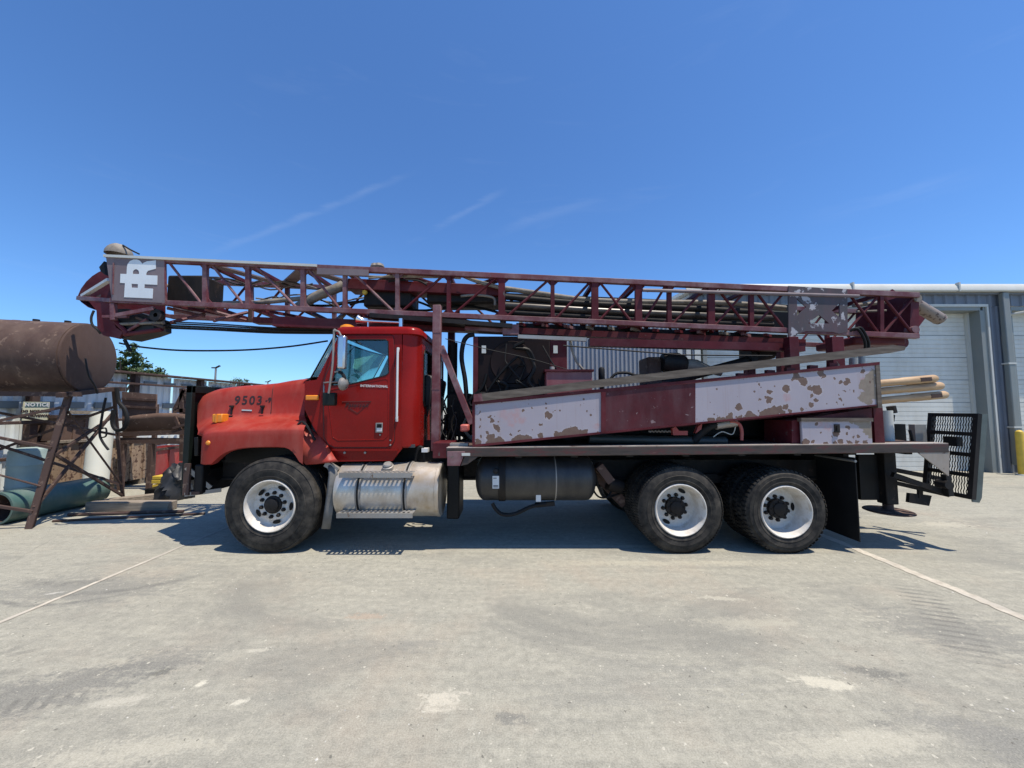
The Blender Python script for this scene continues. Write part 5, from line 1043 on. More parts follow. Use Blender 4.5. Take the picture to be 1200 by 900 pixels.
yj = 4.95; xj = P(1038.5, 560, yj).x; zj = P(1038, 590, yj).z
mb = MB(); mb.box((xj - 0.078, yj - 0.07, zj), (xj + 0.078, yj + 0.07, 1.2)); jk = put('levelling_jack', mb, M['dark_steel'], rig, bevel=0.01)
mb = MB(); mb.lathe((xj, yj, zj - 0.10), (0, 0, 1), [(0.0, 0.1), (0.055, 0.1), (0.055, 0.03), (0.245, 0.016), (0.255, 0.008), (0.255, 0.0), (0.24, -0.006), (0.0, -0.004)], 36); put('jack_foot', mb, M['rust'], jk)
xu = P(1038.5, 500, yj).x; mb = MB(); mb.tube([(xu, yj, 1.29), (xu, yj, P(1038, 481, yj).z)], 0.075, 18); put('jack_cylinder', mb, M['trim'], jk)
mb = MB(); mb.tube([P(1044, 476, yj), P(1046, 484, yj)], 0.05, 10); mb.tube([P(1046, 486, yj), P(1045, 494, yj)], 0.025, 8); put('jack_fitting', mb, M['dark_steel'], jk)
mb = MB(); mb.box(P(1047.5, 497, 5.2), P(1054, 521, 5.3)); put('control_post', mb, M['black'], rig)
mb = MB(); mb.box(P(1072, 497.5, 4.9), P(1079, 519, 4.98)); put('stub_post', mb, M['steel'], rig)
mb = MB(); mb.tube([P(1066, 504, 4.9), P(1070, 519, 4.9)], 0.016, 8); put('control_lever', mb, M['black'], rig)
xm = P(1003, 560, 4.5).x; mb = MB(); mb.box((xm, 4.50, 0.14), (xm + 0.012, 5.08, 1.13)); put('rear_mud_flap', mb, M['rubber'], rig)
mb = MB(); mb.tube([(xm, 4.49, 1.09), (xm, 5.08, 1.09)], 0.016, 8); put('flap_rod', mb, M['steel'], rig)
RU = [(571, 507, 2.5), (575, 513, 6), (574, 489, 2.5), (577, 493, 3), (580, 499, 3.5), (583, 502, 4), (562, 484, 1.5), (563, 492, 1.5), (562, 500, 1.5), (564, 512, 2), (576, 518, 8), (585, 517, 7), (610, 516, 8), (618, 514.5, 6), (603, 518, 5), (642, 486, 5.5), (634, 498, 2.2), (634, 511, 4), (598, 509, 2), (609, 504.5, 1.8), (624, 478, 1.5), (655, 511, 7), (664, 508, 7), (672, 507, 8), (680, 508, 6), (686, 507, 4), (560, 519, 5), (614, 482, 2), (650, 482, 1.3),
      (833, 492.5, 5), (842, 492, 4), (855, 490, 5), (857, 486, 3), (866, 477, 4.5), (867, 490, 4.5), (879, 487, 6), (884, 489, 5), (889, 450, 2.2), (890, 469, 2), (902, 459.5, 3.6), (901, 468.5, 4.2), (897, 466, 2), (900, 484, 6), (908, 482, 7), (914, 480, 5), (922, 456, 6), (921, 477, 4), (941, 447, 6), (934, 441, 6), (930, 444, 3), (950, 455, 3.5), (958, 457, 7), (952, 463, 2.5), (951, 475, 4), (957, 469, 3), (963, 437, 5), (966, 440, 4), (985, 448, 3), (991, 449, 4), (994, 446, 3), (986, 468, 2), (981, 473, 1.5), (988, 474, 1.8), (1012, 435, 3), (918, 485, 4), (926, 482, 3), (940, 480, 2), (983, 463, 1.5), (1000, 458, 1.6), (990, 458, 1.4), (978, 444, 1.8), (875, 491, 5), (848, 493, 4), (893, 487, 5)]
PI_ = [(592, 487, 12), (604, 484, 10), (600, 494, 9), (922, 466.5, 7), (1012, 446, 6), (700, 500, 6), (612, 492, 7)]
BA = [(1014, 452, 9), (1020, 446, 10), (1022, 460, 11), (1012, 466, 7), (1023, 436, 5), (1018, 470, 6)]
M['panel'] = blistered('blistered_pale_panel', 4.50, (0, YC, 0), RU, PI_, BA, 1)
M['box_panel'] = blistered('blistered_box_paint', 4.50, (0, YC, 0), [(944, 519, 5), (952, 518, 3), (968, 520, 4), (978, 519, 3), (985, 518, 4), (995, 520, 4), (1004, 518.5, 3), (1014, 519, 4), (958, 497, 3), (994, 501, 3), (980, 507, 5), (993, 508, 2), (1006, 511, 2), (975, 512, 1.5), (962, 506, 1.4), (1000, 513, 1.4)], [(960, 497, 7), (970, 500, 7)], [(1012, 496, 9), (1018, 503, 9), (1006, 494, 6), (1021, 510, 5), (998, 493, 4)], 2)
# ------------------------------------------------------------------ rod tray: sloping side panel with pipes
YPn = 4.50
pn = [(553.5, 471), (1031, 424.5), (1033, 475), (553.5, 523.5)]
mb = MB(); mb.prism([P(a, b, YPn + 0.004) for a, b in [(556, 473), (706, 458.5), (706, 506), (556, 521.5)]], (0, 0.016, 0)); sp_ = put('side_panel', mb, M['panel'], rig)
mb = MB(); mb.prism([P(a, b, YPn + 0.002) for a, b in [(706, 458.5), (815, 448), (815, 497), (706, 508.5)]], (0, 0.018, 0)); put('middle_panel', mb, M['maroon_scuffed'], rig)
mb = MB(); mb.prism([P(a, b, YPn + 0.004) for a, b in [(815, 448), (1026, 427.5), (1027, 474), (815, 496.5)]], (0, 0.016, 0)); put('side_panel', mb, M['panel'], rig)
mb = MB(); mb.prism([P(a, b, YPn - 0.008) for a, b in [(553.5, 470.5), (1031, 424), (1031, 427.5), (553.5, 474.5)]], (0, 0.10, 0)); put('panel_top_flange', mb, M['maroon'], rig)
mb = MB(); mb.prism([P(a, b, YPn - 0.008) for a, b in [(553.5, 474.6), (556.5, 474.3), (556.5, 522.5), (553.5, 523)]], (0, 0.10, 0)); put('panel_end_flange', mb, M['maroon'], rig)
mb = MB(); mb.prism([P(a, b, YPn - 0.010) for a, b in [(1026.5, 428), (1031, 427.6), (1034, 478), (1029, 478)]], (0, 0.12, 0)); put('panel_end_flange', mb, M['tray'], rig)
mb = MB(); mb.prism([P(a, b, YPn - 0.004) for a, b in [(553.5, 521.3), (1029, 473.8), (1029, 475.6), (553.5, 524)]], (0, 0.09, 0)); put('panel_bottom_flange', mb, M['maroon'], rig)
mb = MB(); mb.bar(P(707, 459, YPn - 0.004), P(707, 507, YPn - 0.004), 0.012, 0.055, up=(1, 0, 0)); put('panel_stile', mb, M['maroon'], rig)
# upper channel laid over the panel
random.seed(5); YQ = YPn - 0.022
mb = MB(); mb.prism([P(a, b, YQ) for a, b in [(560, 462), (1048, 404.5), (1062, 406), (1060, 410.5), (1044, 413.5), (565, 470)]], (0, 0.02, 0)); tr_ = put('upper_channel', mb, M['tray'], rig)
mb = MB(); mb.prism([P(a, b, YQ + 0.021) for a, b in [(560, 461.6), (1048, 404), (1048, 407), (560, 464.6)]], (0, 0.22, 0)); put('channel_flange', mb, M['tray'], tr_)
mb = MB(); mb.prism([P(a, b, YQ - 0.004) for a, b in [(555, 462), (564, 461), (566, 470), (555, 471)]], (0, 0.12, 0)); put('channel_stop', mb, M['maroon_dusty'], tr_)
for px in (780, 868, 902, 925, 952, 975): 
    a = P(px, 436 - (px - 900) * 0.112 - 2, YPn + 0.05); b = P(px, 438.5 - (px - 900) * 0.0975, YPn + 0.05); mb = MB(); mb.bar(a, b, 0.05, 0.10, up=(1, 0, 0)); put('channel_spacer', mb, M['maroon'], tr_)
# deck legs under the panel
mb = MB(); a = P(1026, 475, 4.6); mb.box((P(1021, 500, 4.6).x, 4.56, 1.29), (P(1032, 500, 4.6).x, 4.72, P(1026, 476, 4.6).z)); put('tray_leg', mb, M['maroon'], rig)
mb = MB(); mb.prism([P(928, 493, 4.56), P(1022, 478, 4.56), P(1022, 522, 4.56), P(928, 522, 4.56)], (0, 0.5, 0)); put('tray_web', mb, M['maroon'], rig)
mb = MB(); mb.prism([P(560, 523, 4.8), P(1020, 479, 4.8), P(1020, 475, 4.8), P(560, 518, 4.8)], (0, 0.5, 0)); put('tray_floor', mb, M['maroon'], rig)
# small tool box on the deck
q0, q1 = P(940.5, 521.5, 4.50), P(1021, 491, 4.50); tb_ = MB().box((q0.x, 4.50, q0.z), (q1.x, 4.535, q1.z)); tb = put('tool_box', tb_, M['box_panel'], rig, bevel=0.008)
mb = MB(); mb.box((q0.x - 0.01, 4.485, q1.z - 0.03), (q1.x + 0.01, 4.55, q1.z + 0.012)); put('tool_box_lid', mb, M['tray'], tb)
q = P(981, 502, 4.49); mb = MB(); mb.box((q.x - 0.03, 4.484, q.z - 0.05), (q.x + 0.03, 4.499, q.z + 0.05)); mb.box((q.x - 0.015, 4.47, q.z - 0.03), (q.x + 0.015, 4.484, q.z + 0.03)); put('hasp', mb, M['dark_steel'], tb)
# machinery on the deck under the mast: engine house, boxes, compressor, hoses
ye = 5.25; q0, q1 = P(554, 500, ye), P(665, 394, ye)
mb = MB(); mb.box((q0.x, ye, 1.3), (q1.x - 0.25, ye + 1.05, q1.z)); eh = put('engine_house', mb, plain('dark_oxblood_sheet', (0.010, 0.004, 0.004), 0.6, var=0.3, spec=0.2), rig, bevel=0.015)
mb = MB(); mb.box((q1.x - 0.249, ye + 0.05, 1.3), (q1.x, ye + 1.0, q1.z - 0.03)); put('radiator_end', mb, M['maroon'], eh, bevel=0.01)
random.seed(42); dk_ = eh.data.materials[0]
mb = MB(); mb.box((q0.x, ye - 0.03, 1.3), (q0.x + 0.07, ye - 0.001, q1.z - 0.02)); put('house_post', mb, M['maroon'], eh)
mb = MB(); mb.box((q0.x + 0.08, ye - 0.02, 2.02), (q1.x - 0.26, ye - 0.001, 2.07)); put('house_rail', mb, dk_, eh)
mb = MB(); mb.lathe((q0.x + 0.55, ye - 0.002, 2.38), (0, -1, 0), [(0.0, 0.03), (0.09, 0.03), (0.26, 0.012), (0.30, 0.02), (0.31, 0.0)], 28); put('fan_shroud', mb, dk_, eh)
for k in range(14):
    x0 = random.uniform(q0.x + 0.1, q1.x - 0.3); z0 = random.uniform(1.9, 2.7); pts = [V((x0, ye - 0.05 - 0.02 * (k % 4), z0))]
    for m_ in range(3): pts.append(pts[-1] + V((random.uniform(-0.22, 0.22), random.uniform(-0.02, 0.02), random.uniform(-0.28, 0.05))))
    mb = MB(); mb.tube(spline(pts, 4), random.choice([0.012, 0.018, 0.026]), 7); put('engine_pipe', mb, M[random.choice(['rubber', 'dark_steel', 'black', 'dark_steel'])], eh)
for px, py in ((567, 409), (651, 409)): q = P(px, py, ye - 0.03); mb = MB(); mb.box((q.x - 0.03, ye - 0.03, q.z - 0.06), (q.x + 0.03, ye - 0.0185, q.z + 0.05)); put('house_tag', mb, M['trim'], eh)
mb = MB(); mb.bar(P(607, 394.5, 5.05), P(687, 398, 5.05), 0.05, 0.05); put('light_pipe', mb, M['steel'], rig)
q0, q1 = P(640, 455, 5.0), P(694, 435.5, 5.0); mb = MB(); mb.box((q0.x, 5.0, 1.9), (q1.x, 5.35, q1.z)); bx_ = put('hydraulic_reservoir', mb, worn('pinkish_red_box', (0.24, 0.055, 0.055), chip_at=0.72, dirt=(0.35, 0.16, 0.15), dirt_amt=0.6), rig, bevel=0.01)
mb = MB(); mb.box((q0.x - 0.02, 4.98, q1.z), (q1.x + 0.02, 5.37, q1.z + 0.03)); put('reservoir_lid', mb, M['maroon'], bx_)
mb = MB(); mb.box((q0.x + 0.05, 5.02, 1.32), (q1.x - 0.05, 5.33, 1.9)); put('reservoir_stand', mb, M['dark_steel'], bx_)
q = P(647, 432, 5.1); mb = MB(); mb.lathe(q - V((0, 0, 0.02)), (0, 0, 1), [(0.0, 0.05), (0.035, 0.045), (0.04, 0.0)], 12); put('filler_cap', mb, M['steel'], bx_)
q = P(705, 439, 5.2); mb = MB(); mb.lathe(q, (0, 0, 1), [(0.0, 0.11), (0.03, 0.1), (0.045, 0.07), (0.045, -0.08), (0.03, -0.11), (0.03, -0.6)], 14); put('filter_canister', mb, M['dark_steel'], rig)
yc_ = 5.6; q0, q1 = P(759, 445, yc_), P(776, 418, yc_); mb = MB(); mb.box((q0.x, yc_, 1.3), (q1.x, yc_ + 0.4, q1.z)); cm = put('compressor', mb, M['rust'], rig, bevel=0.03)
c = P(790, 426, yc_); mb = MB(); mb.lathe(c, (1, 0, -0.08), [(0.0, -0.2), (0.13, -0.19), (0.16, -0.08), (0.165, 0.05), (0.12, 0.16), (0.07, 0.2), (0.0, 0.2)], 24); put('intake_drum', mb, M['dark_steel'], cm)
mb = MB(); mb.tube([P(803, 428, yc_), P(815, 428, yc_), P(830, 433, yc_), P(845, 437, yc_)], [0.10, 0.09, 0.06, 0.05], 16); put('outlet_pipe', mb, M['dusty_pipe'], cm)
mb = MB(); mb.tube(spline([P(714, 446, 5.2), P(722, 438, 5.2), P(735, 437, 5.2), P(745, 440, 5.2), P(758, 440, 5.3)]), 0.02, 8); put('hydraulic_hose', mb, M['rubber'], rig)
mb = MB(); mb.tube(spline([P(668, 398, 5.1), P(671, 412, 5.1), P(676, 424, 5.1), P(684, 434, 5.1)]), 0.018, 8); put('hydraulic_hose', mb, M['dusty_pipe'], rig)
mb = MB(); mb.box((0.9, 5.3, 1.3), (4.5, 6.4, 1.76)); put('pump_housing', mb, M['dark_steel'], rig, bevel=0.05)
mb = MB(); mb.tube([P(690, 514, 4.75), P(770, 516, 4.75), P(850, 517, 4.75)], 0.06, 14); put('deck_pipe', mb, plain('dull_green_pipe', (0.018, 0.026, 0.026), 0.5, var=0.3), rig)
mb = MB(); mb.tube(spline([P(813, 517, 4.72), P(822, 507, 4.7), P(832, 499.5, 4.66), P(846, 496.5, 4.66), P(862, 495.5, 4.66)]), 0.05, 12); put('discharge_hose', mb, M['rubber'], rig)
mb = MB(); mb.tube([P(838, 498.5, 4.66), P(850, 496.5, 4.66), P(862, 495, 4.66)], 0.055, 12); put('hose_collar', mb, M['steel'], rig)
mb = MB(); mb.tube(spline([P(855, 494, 4.62), P(865, 496, 4.62), P(869, 504, 4.62), P(869, 516, 4.62)]), 0.02, 8); put('red_pipe', mb, M['red_box'], rig)
for pts in ([(788, 502), (792, 500), (796, 505), (806, 505), (806, 510), (789, 510)], [(818, 500), (823, 496), (822, 503), (815, 508)]):
    mb = MB(); mb.prism([P(a, b, 4.66) for a, b in pts], (0, 0.06, 0)); put('red_bracket', mb, M['red_box'], rig)
mb = MB(); mb.tube(spline([P(836, 512, 4.7), P(846, 506, 4.68), P(858, 509, 4.68), P(862, 500, 4.66)]), 0.006, 6); put('wire', mb, M['trim'], rig)
mb = MB(); mb.tube([P(760 + j * 2, 505 + (j % 2) * 1.2, 4.72) for j in range(14)], 0.012, 6); put('coil_spring', mb, M['steel'], rig)
random.seed(21)
for k in range(16):
    x0 = random.uniform(517, 548); y0_ = random.uniform(455, 500); yy = random.uniform(5.1, 5.8)
    mb = MB(); mb.tube(spline([P(x0, y0_, yy), P(x0 + random.uniform(-8, 8), y0_ + 14, yy), P(x0 + random.uniform(-8, 10), y0_ + 30, yy), P(x0 + random.uniform(-6, 6), 520, yy)]), random.choice([0.012, 0.016, 0.024]), 6); put('hydraulic_hose', mb, random.choice([M['rubber'], M['rubber'], M['dark_steel'], M['dusty_pipe']]), rig)
mb = MB(); mb.box((-0.98, 5.6, 1.3), (-0.62, 6.5, 1.95)); put('valve_bank', mb, M['dark_steel'], rig, bevel=0.02)
mb = MB(); mb.tube(spline([P(556, 392, 5.3), P(548, 394, 5.3), P(543, 402, 5.3), P(541, 420, 5.3), P(545, 445, 5.3), P(547, 470, 5.3)]), 0.034, 10); put('engine_hose', mb, M['rubber'], rig)
q0, q1 = P(539, 506, 4.9), P(549, 497.5, 4.9); mb = MB(); mb.box((q0.x, 4.9, q0.z), (q1.x, 5.05, q1.z)); put('red_cap_box', mb, worn('pale_red', (0.42, 0.10, 0.08)), rig, bevel=0.02)
# exhaust stack behind the cab
mb = MB(); mb.tube([(-0.93, 5.75, 1.1), (-0.93, 5.75, 2.75)], 0.075, 14); put('exhaust_stack', mb, M['dark_steel'], rig)
# mast rest: post with diagonal strut
yp_ = 5.02; x0 = P(510.5, 450, yp_).x; mb = MB(); mb.box((x0 - 0.055, yp_, 1.15), (x0 + 0.055, yp_ + 0.11, P(510, 357, yp_).z)); ps = put('mast_rest_post', mb, M['maroon_dusty'], rig, bevel=0.006)
mb = MB(); mb.box((x0 - 0.055, 2 * YC - yp_ - 0.11, 1.15), (x0 + 0.055, 2 * YC - yp_, P(510, 357, yp_).z)); put('far_post', mb, M['maroon'], ps)
for z in (2.76, 1.98): mb = MB(); mb.box((x0 - 0.058, yp_ - 0.004, z), (x0 + 0.058, yp_ - 0.001, z + 0.012)); put('post_weld', mb, M['maroon_dusty'], ps)
mb = MB(); mb.bar(P(517, 406, yp_ + 0.05), P(553, 497, yp_ + 0.05), 0.08, 0.08); put('rest_strut', mb, M['maroon_dusty'], rig, bevel=0.005)
mb = MB(); mb.tube([P(516.5, 424, 5.1), P(516.5, 444, 5.1)], 0.02, 8); put('grease_line', mb, M['steel'], rig)
# ------------------------------------------------------------------ lattice mast
MW = 0.92
def ym(px): return 5.12 + 0.22 * (px - 100) / 975.0
def Q(px, py, d=0.0): return P(px, py, ym(px) + d)
def qbox(mb, x0, y0, x1, y1, d0, d1):
    a, b = P(x0, y0, ym(x0) + d0), P(x1, y1, ym(x0) + d0); return mb.box(a, (b.x, b.y + d1 - d0, b.z))
def ytop(px): return 302.0 + (px - 124) * 0.0463
def ybot(px): return 351.0 + (px - 100) * 0.0443
mb = MB(); mb.bar(Q(192, ytop(192) + 0.3), Q(1075, ytop(1075) + 0.3), 0.075, 0.075); mast = put('mast', mb, M['maroon_dusty'], rig, bevel=0.006)
FAR = V((0, MW, 0))
def chord(p, q, w=0.075, mat='maroon_dusty', name='chord'):
    mb = MB(); mb.bar(p, q, w, w); return put(name, mb, M[mat], mast, bevel=0.006)
chord(Q(192, ytop(192) + 0.3) + FAR, Q(1075, ytop(1075) + 0.3) + FAR)
chord(Q(131, ybot(131)), Q(1075, ybot(1075)), 0.07); chord(Q(131, ybot(131)) + FAR, Q(1075, ybot(1075)) + FAR, 0.07)
chord(Q(132, ybot(132)), Q(92.5, 349.5, 0.42), 0.06, name='crown_chord'); chord(Q(132, ybot(132)) + FAR, Q(92.5, 349.5, 0.52), 0.06, name='crown_chord')
ups = [(241, 5), (291, 5), (355.5, 5), (404.5, 4.5), (466, 4.5), (526, 4.5), (588, 8), (647.5, 4.5), (697, 8), (748, 8), (784, 5), (833, 8), (880, 5), (1032, 4.5)]
for px, wd in ups:
    for k, off_ in enumerate((V((0, 0, 0)), FAR)):
        a, b = Q(px, ytop(px) + 3) + off_, Q(px, ybot(px) - 2.5) + off_; mb = MB(); mb.bar(a, b, 0.05, wd / 83.0, up=(1, 0, 0)); put('upright', mb, M['maroon_dusty' if px < 480 else 'maroon'], mast)
dg = [(197, 306, 237, 357), (245, 306, 286, 358), (296, 308, 348, 361), (358, 311, 400, 364), (408, 314, 462, 366), (471, 365, 523, 320), (532, 368, 582, 325), (594, 371, 644, 327), (652, 373, 692, 330),
      (703, 375, 743, 331), (703, 331, 739, 376), (754, 378, 781, 333), (789, 379, 828, 335), (838, 381, 877, 337), (842, 340, 875, 382), (884, 384, 921, 340), (886, 342, 918, 384), (994, 387, 1030, 346), (997, 347, 1028, 389), (1035, 391, 1071, 347), (1035, 348, 1069, 391)]
for k, (x0, y0, x1, y1) in enumerate(dg):
    mb = MB(); mb.tube([Q(x0, y0, 0.012 * (k % 2)), Q(x1, y1, 0.012 * (k % 2))], 0.0185, 8); put('diagonal', mb, M['maroon_dusty' if k < 5 else 'maroon'], mast)
    mb = MB(); t0, t1 = (y0 - ytop(x0)) / (ybot(x0) - ytop(x0)), (y1 - ytop(x1)) / (ybot(x1) - ytop(x1))
    f0, f1 = ytop(x0) + (1 - t0) * (ybot(x0) - ytop(x0)), ytop(x1) + (1 - t1) * (ybot(x1) - ytop(x1))
    mb.tube([Q(x0, f0) + FAR, Q(x1, f1) + FAR], 0.0185, 8); put('diagonal', mb, M['maroon'], mast)
for px, wd in ups:                                       # small weld gussets at the nodes
    for top in (True, False):
        for s_ in (-1, 1):
            y0 = ytop(px) + 3.2 if top else ybot(px) - 3; k_ = 1 if top else -1
            mb = MB(); mb.prism([Q(px + s_ * wd / 2, y0, 0.0), Q(px + s_ * (wd / 2 + 5), y0 + s_ * 0.2, 0.0), Q(px + s_ * wd / 2, y0 + k_ * 5, 0.0)], (0, 0.012, 0)); put('gusset', mb, M['maroon_dusty' if px < 480 else 'maroon'], mast)
random.seed(77)
for k in range(9):                                       # hoses clipped along the lattice, drooping between the ties
    x0 = random.choice([196, 245, 300, 360, 410, 470]); x1 = x0 + random.uniform(90, 230); f = random.uniform(0.35, 0.9); d = random.uniform(0.25, 0.8); pts = []
    for j in range(9):
        px = x0 + (x1 - x0) * j / 8; a_, b_ = ytop(px) + 5, ybot(px) - 4; pts.append(Q(px, a_ + (b_ - a_) * (f + 0.10 * math.sin(j * 1.5 + k)), d))
    mb = MB(); mb.tube(spline(pts, 3), random.choice([0.012, 0.016, 0.02]), 6); put('mast_hose', mb, M[random.choice(['rubber', 'rubber', 'dusty_pipe', 'pipe_dark'])], mast)
# cross ties and flat braces between the two faces
for k, px in enumerate((241, 291, 355, 404, 466, 526, 588, 697, 748, 833, 880, 1032)):
    a = Q(px, ytop(px) + 1); mb = MB(); mb.bar(a + V((0, 0.04, 0)), a + FAR - V((0, 0.04, 0)), 0.06, 0.05); put('cross_tie', mb, M['maroon'], mast)
    a = Q(px, ybot(px)); mb = MB(); mb.bar(a + V((0, 0.037, 0)), a + FAR - V((0, 0.037, 0)), 0.06, 0.05); put('cross_tie', mb, M['maroon'], mast)
pl_ = [241, 291, 355, 404, 466, 526, 588]
for k, (a, b) in enumerate(zip(pl_, pl_[1:])):
    p_, q_ = Q(a, ytop(a) + 1), Q(b, ytop(b) + 1)
    if k % 2: p_, q_ = q_, p_
    mb = MB(); mb.bar(p_ + V((0, 0.05, 0)), q_ + FAR - V((0, 0.05, 0)), 0.17, 0.02); put('flat_brace', mb, M['logo_grey' if k < 3 else 'maroon'], mast)
bl_ = [192, 241, 291, 355, 404, 466, 526, 588, 647, 697, 748, 784, 833, 880]
for k, (a, b) in enumerate(zip(bl_, bl_[1:])):
    p_, q_ = Q(a, ybot(a)), Q(b, ybot(b))
    if k % 2: p_, q_ = q_, p_
    mb = MB(); mb.bar(p_ + V((0, 0.04, -0.005)), q_ + FAR - V((0, 0.04, 0.005)), 0.05, 0.04); put('lacing', mb, M['maroon'], mast)
# head plate with the painted letters
mb = MB(); hp = [(124, 299.5), (192.5, 302), (193.5, 355), (131, 352)]
mb.prism([Q(a, b, -0.045) for a, b in hp], (0, 0.02, 0)); hd = put('head_plate', mb, M['logo_grey'], mast)
mb = MB(); mb.prism([Q(a, b, -0.045) + V((0, MW + 0.04, 0)) for a, b in hp], (0, 0.02, 0)); put('head_plate', mb, M['logo_grey'], mast)
mb = MB(); mb.bar(Q(124, 300.5, -0.03), Q(372, 312, -0.03), 0.07, 0.035); put('head_cap', mb, M['trim'], mast)
mb = MB(); mb.bar(Q(192, 303, -0.03), Q(193, 357, -0.03), 0.03, 0.05, up=(1, 0, 0)); put('head_stile', mb, M['maroon_dusty'], mast)
mb = MB(); mb.bar(Q(133, 308, -0.05), Q(132, 345, -0.05), 0.012, 0.012, up=(1, 0, 0)); put('head_fold', mb, M['maroon_dusty'], mast)
zo = lambda a, b: (80 + a / 7.5, 280 + b / 7.5)
lo = [(490, 512), (498, 388), (455, 386), (458, 306), (512, 308), (515, 250), (520, 225), (540, 195), (575, 180), (605, 180), (630, 192), (650, 218), (665, 208), (690, 197), (770, 188), (768, 262), (700, 280), (687, 298), (684, 318), (783, 322), (781, 403), (670, 398), (668, 432), (745, 437), (740, 523)]
h1 = [(567, 307), (567, 290), (576, 273), (595, 265), (614, 274), (622, 290), (622, 309)]; h2_ = [(556, 394), (612, 397), (611, 430), (556, 427)]
mb = MB(); mb.plate([zo(*p_) for p_ in lo], [[zo(*p_) for p_ in h1], [zo(*p_) for p_ in h2_]], lambda a, b: Q(a, b, -0.0495), (0, 0.003, 0)); put('painted_letters', mb, M['letter_white'], hd)
# crown: curved nose, sheave block below, motor dome above
nose_ = [(123, 315.5), (115, 319), (108, 323.5), (101, 330), (95, 338), (90.5, 348), (95, 354), (103, 360), (111, 363)]
mb = MB(); rows = []
for j in range(7):
    f = j / 6
    rows.append([Q(a, b, 0.44) + V((0, 0.34 * f, 0)) for a, b in nose_])
mb.grid(rows); o = put('crown_shroud', mb, M['maroon'], mast, angle=50)
mb = MB(); mb.prism([Q(a, b, 0.43) for a, b in nose_[:6]] + [Q(131, 352, 0.43), Q(131, 316, 0.43)], (0, 0.014, 0)); put('crown_cheek', mb, M['maroon'], mast)
mb = MB(); mb.bar(Q(97, 347, 0.38), Q(128, 328, 0.05), 0.05, 0.042); put('crown_brace', mb, M['white'], mast)
mb = MB(); mb.prism([Q(a, b, 0.05) for a, b in [(104, 353), (113, 364), (114, 385), (121, 393), (139, 397), (144, 389), (136, 384), (132, 374), (132, 354)]], (0, 0.03, 0)); put('sheave_cheek', mb, M['maroon'], mast)
mb = MB(); mb.prism([Q(a, b, 0.62) for a, b in [(112, 355), (116, 366), (117, 386), (124, 394), (142, 396), (170, 384), (192, 378), (192, 357)]], (0, 0.03, 0)); put('sheave_cheek', mb, M['maroon'], mast)
mb = MB(); mb.prism([Q(a, b, 0.085) for a, b in [(125, 362), (124, 388), (130, 395), (143, 396.5), (166, 391), (180, 386), (180, 372), (150, 362)]], (0, 0.28, 0)); put('sheave_housing', mb, plain('greasy_black', (0.012, 0.009, 0.009), 0.6, var=0.4), mast)
for (a, b, r, m) in (((146, 392), (190, 386), 0.03, 'maroon'), ((140, 380), (192, 378), 0.022, 'dusty_pipe'), ((150, 388), (172, 374), 0.02, 'maroon_dusty'), ((135, 376), (150, 391), 0.03, 'maroon'), ((160, 372), (192, 384), 0.02, 'rust')):
    mb = MB(); mb.tube([Q(*a, 0.06), Q(*b, 0.05)], r, 8); put('crown_link', mb, M[m], mast)
mb = MB(); c = Q(148, 375, 0.12); mb.lathe(c, (0, 1, 0), [(0.0, 0.0), (0.15, 0.0), (0.15, 0.02), (0.12, 0.04), (0.15, 0.06), (0.15, 0.08), (0, 0.08)], 28); put('sheave', mb, M['dark_steel'], mast)
mb = MB(); c = Q(182, 369, -0.02); mb.lathe(c, (0, 1, 0), [(0.03, 0.0), (0.085, 0.0), (0.085, 0.06), (0.03, 0.06)], 24); put('sheave', mb, M['dark_steel'], mast)
mb = MB(); mb.bar(Q(132, 370.5, -0.01), Q(181, 361.5, -0.01), 0.045, 0.05); put('crown_strut', mb, M['maroon_dusty'], mast)
mb = MB(); mb.bar(Q(133, 356, -0.01), Q(133.5, 375, -0.01), 0.05, 0.06, up=(1, 0, 0)); put('crown_strut', mb, M['maroon_dusty'], mast)
mb = MB(); mb.bar(Q(121, 371, -0.01), Q(150, 371, 0.0), 0.04, 0.035); put('crown_strut', mb, M['maroon_dusty'], mast)
for (a, b) in (((196, 361), (240, 371)), ((240, 362), (290, 376)), ((200, 378), (240, 368)), ((250, 376), (290, 366))):
    mb = MB(); mb.tube([Q(*a, 0.08), Q(*b, 0.45)], 0.024, 8); put('crown_strut', mb, M['maroon_dusty'], mast)
mb = MB(); c = Q(139.5, 299, 0.25); rows = []
for i in range(9):
    th = math.pi / 2 * i / 8; rows.append([c + V((0.155 * math.cos(th) * math.cos(a), 0.16 * math.cos(th) * math.sin(a), 0.165 * math.sin(th) * (1 + 0.04 * math.sin(3 * a)))) for a in [2 * math.pi * j / 20 for j in range(21)]])
mb.grid(rows); put('crown_motor', mb, M['dusty_pipe'], mast, angle=60)
mb = MB(); mb.tube(spline([c + V((0.10, -0.05, 0.13)), c + V((0.22, -0.05, 0.06)), c + V((0.34, -0.04, 0.0))]), 0.012, 6); put('motor_line', mb, M['rubber'], mast)
mb = MB(); mb.prism([Q(116, 313, 0.2), Q(122, 306, 0.2), Q(123, 322, 0.2), Q(118, 318, 0.2)], (0, 0.2, 0)); put('crown_bracket', mb, M['dark_steel'], mast)
mb = MB(); mb.tube(spline([Q(110, 364, 0.0), Q(107, 372, -0.02), Q(108, 380, -0.03), Q(114, 386, -0.03), Q(118, 391, 0.0)]), 0.014, 6); put('crown_line', mb, M['rubber'], mast)
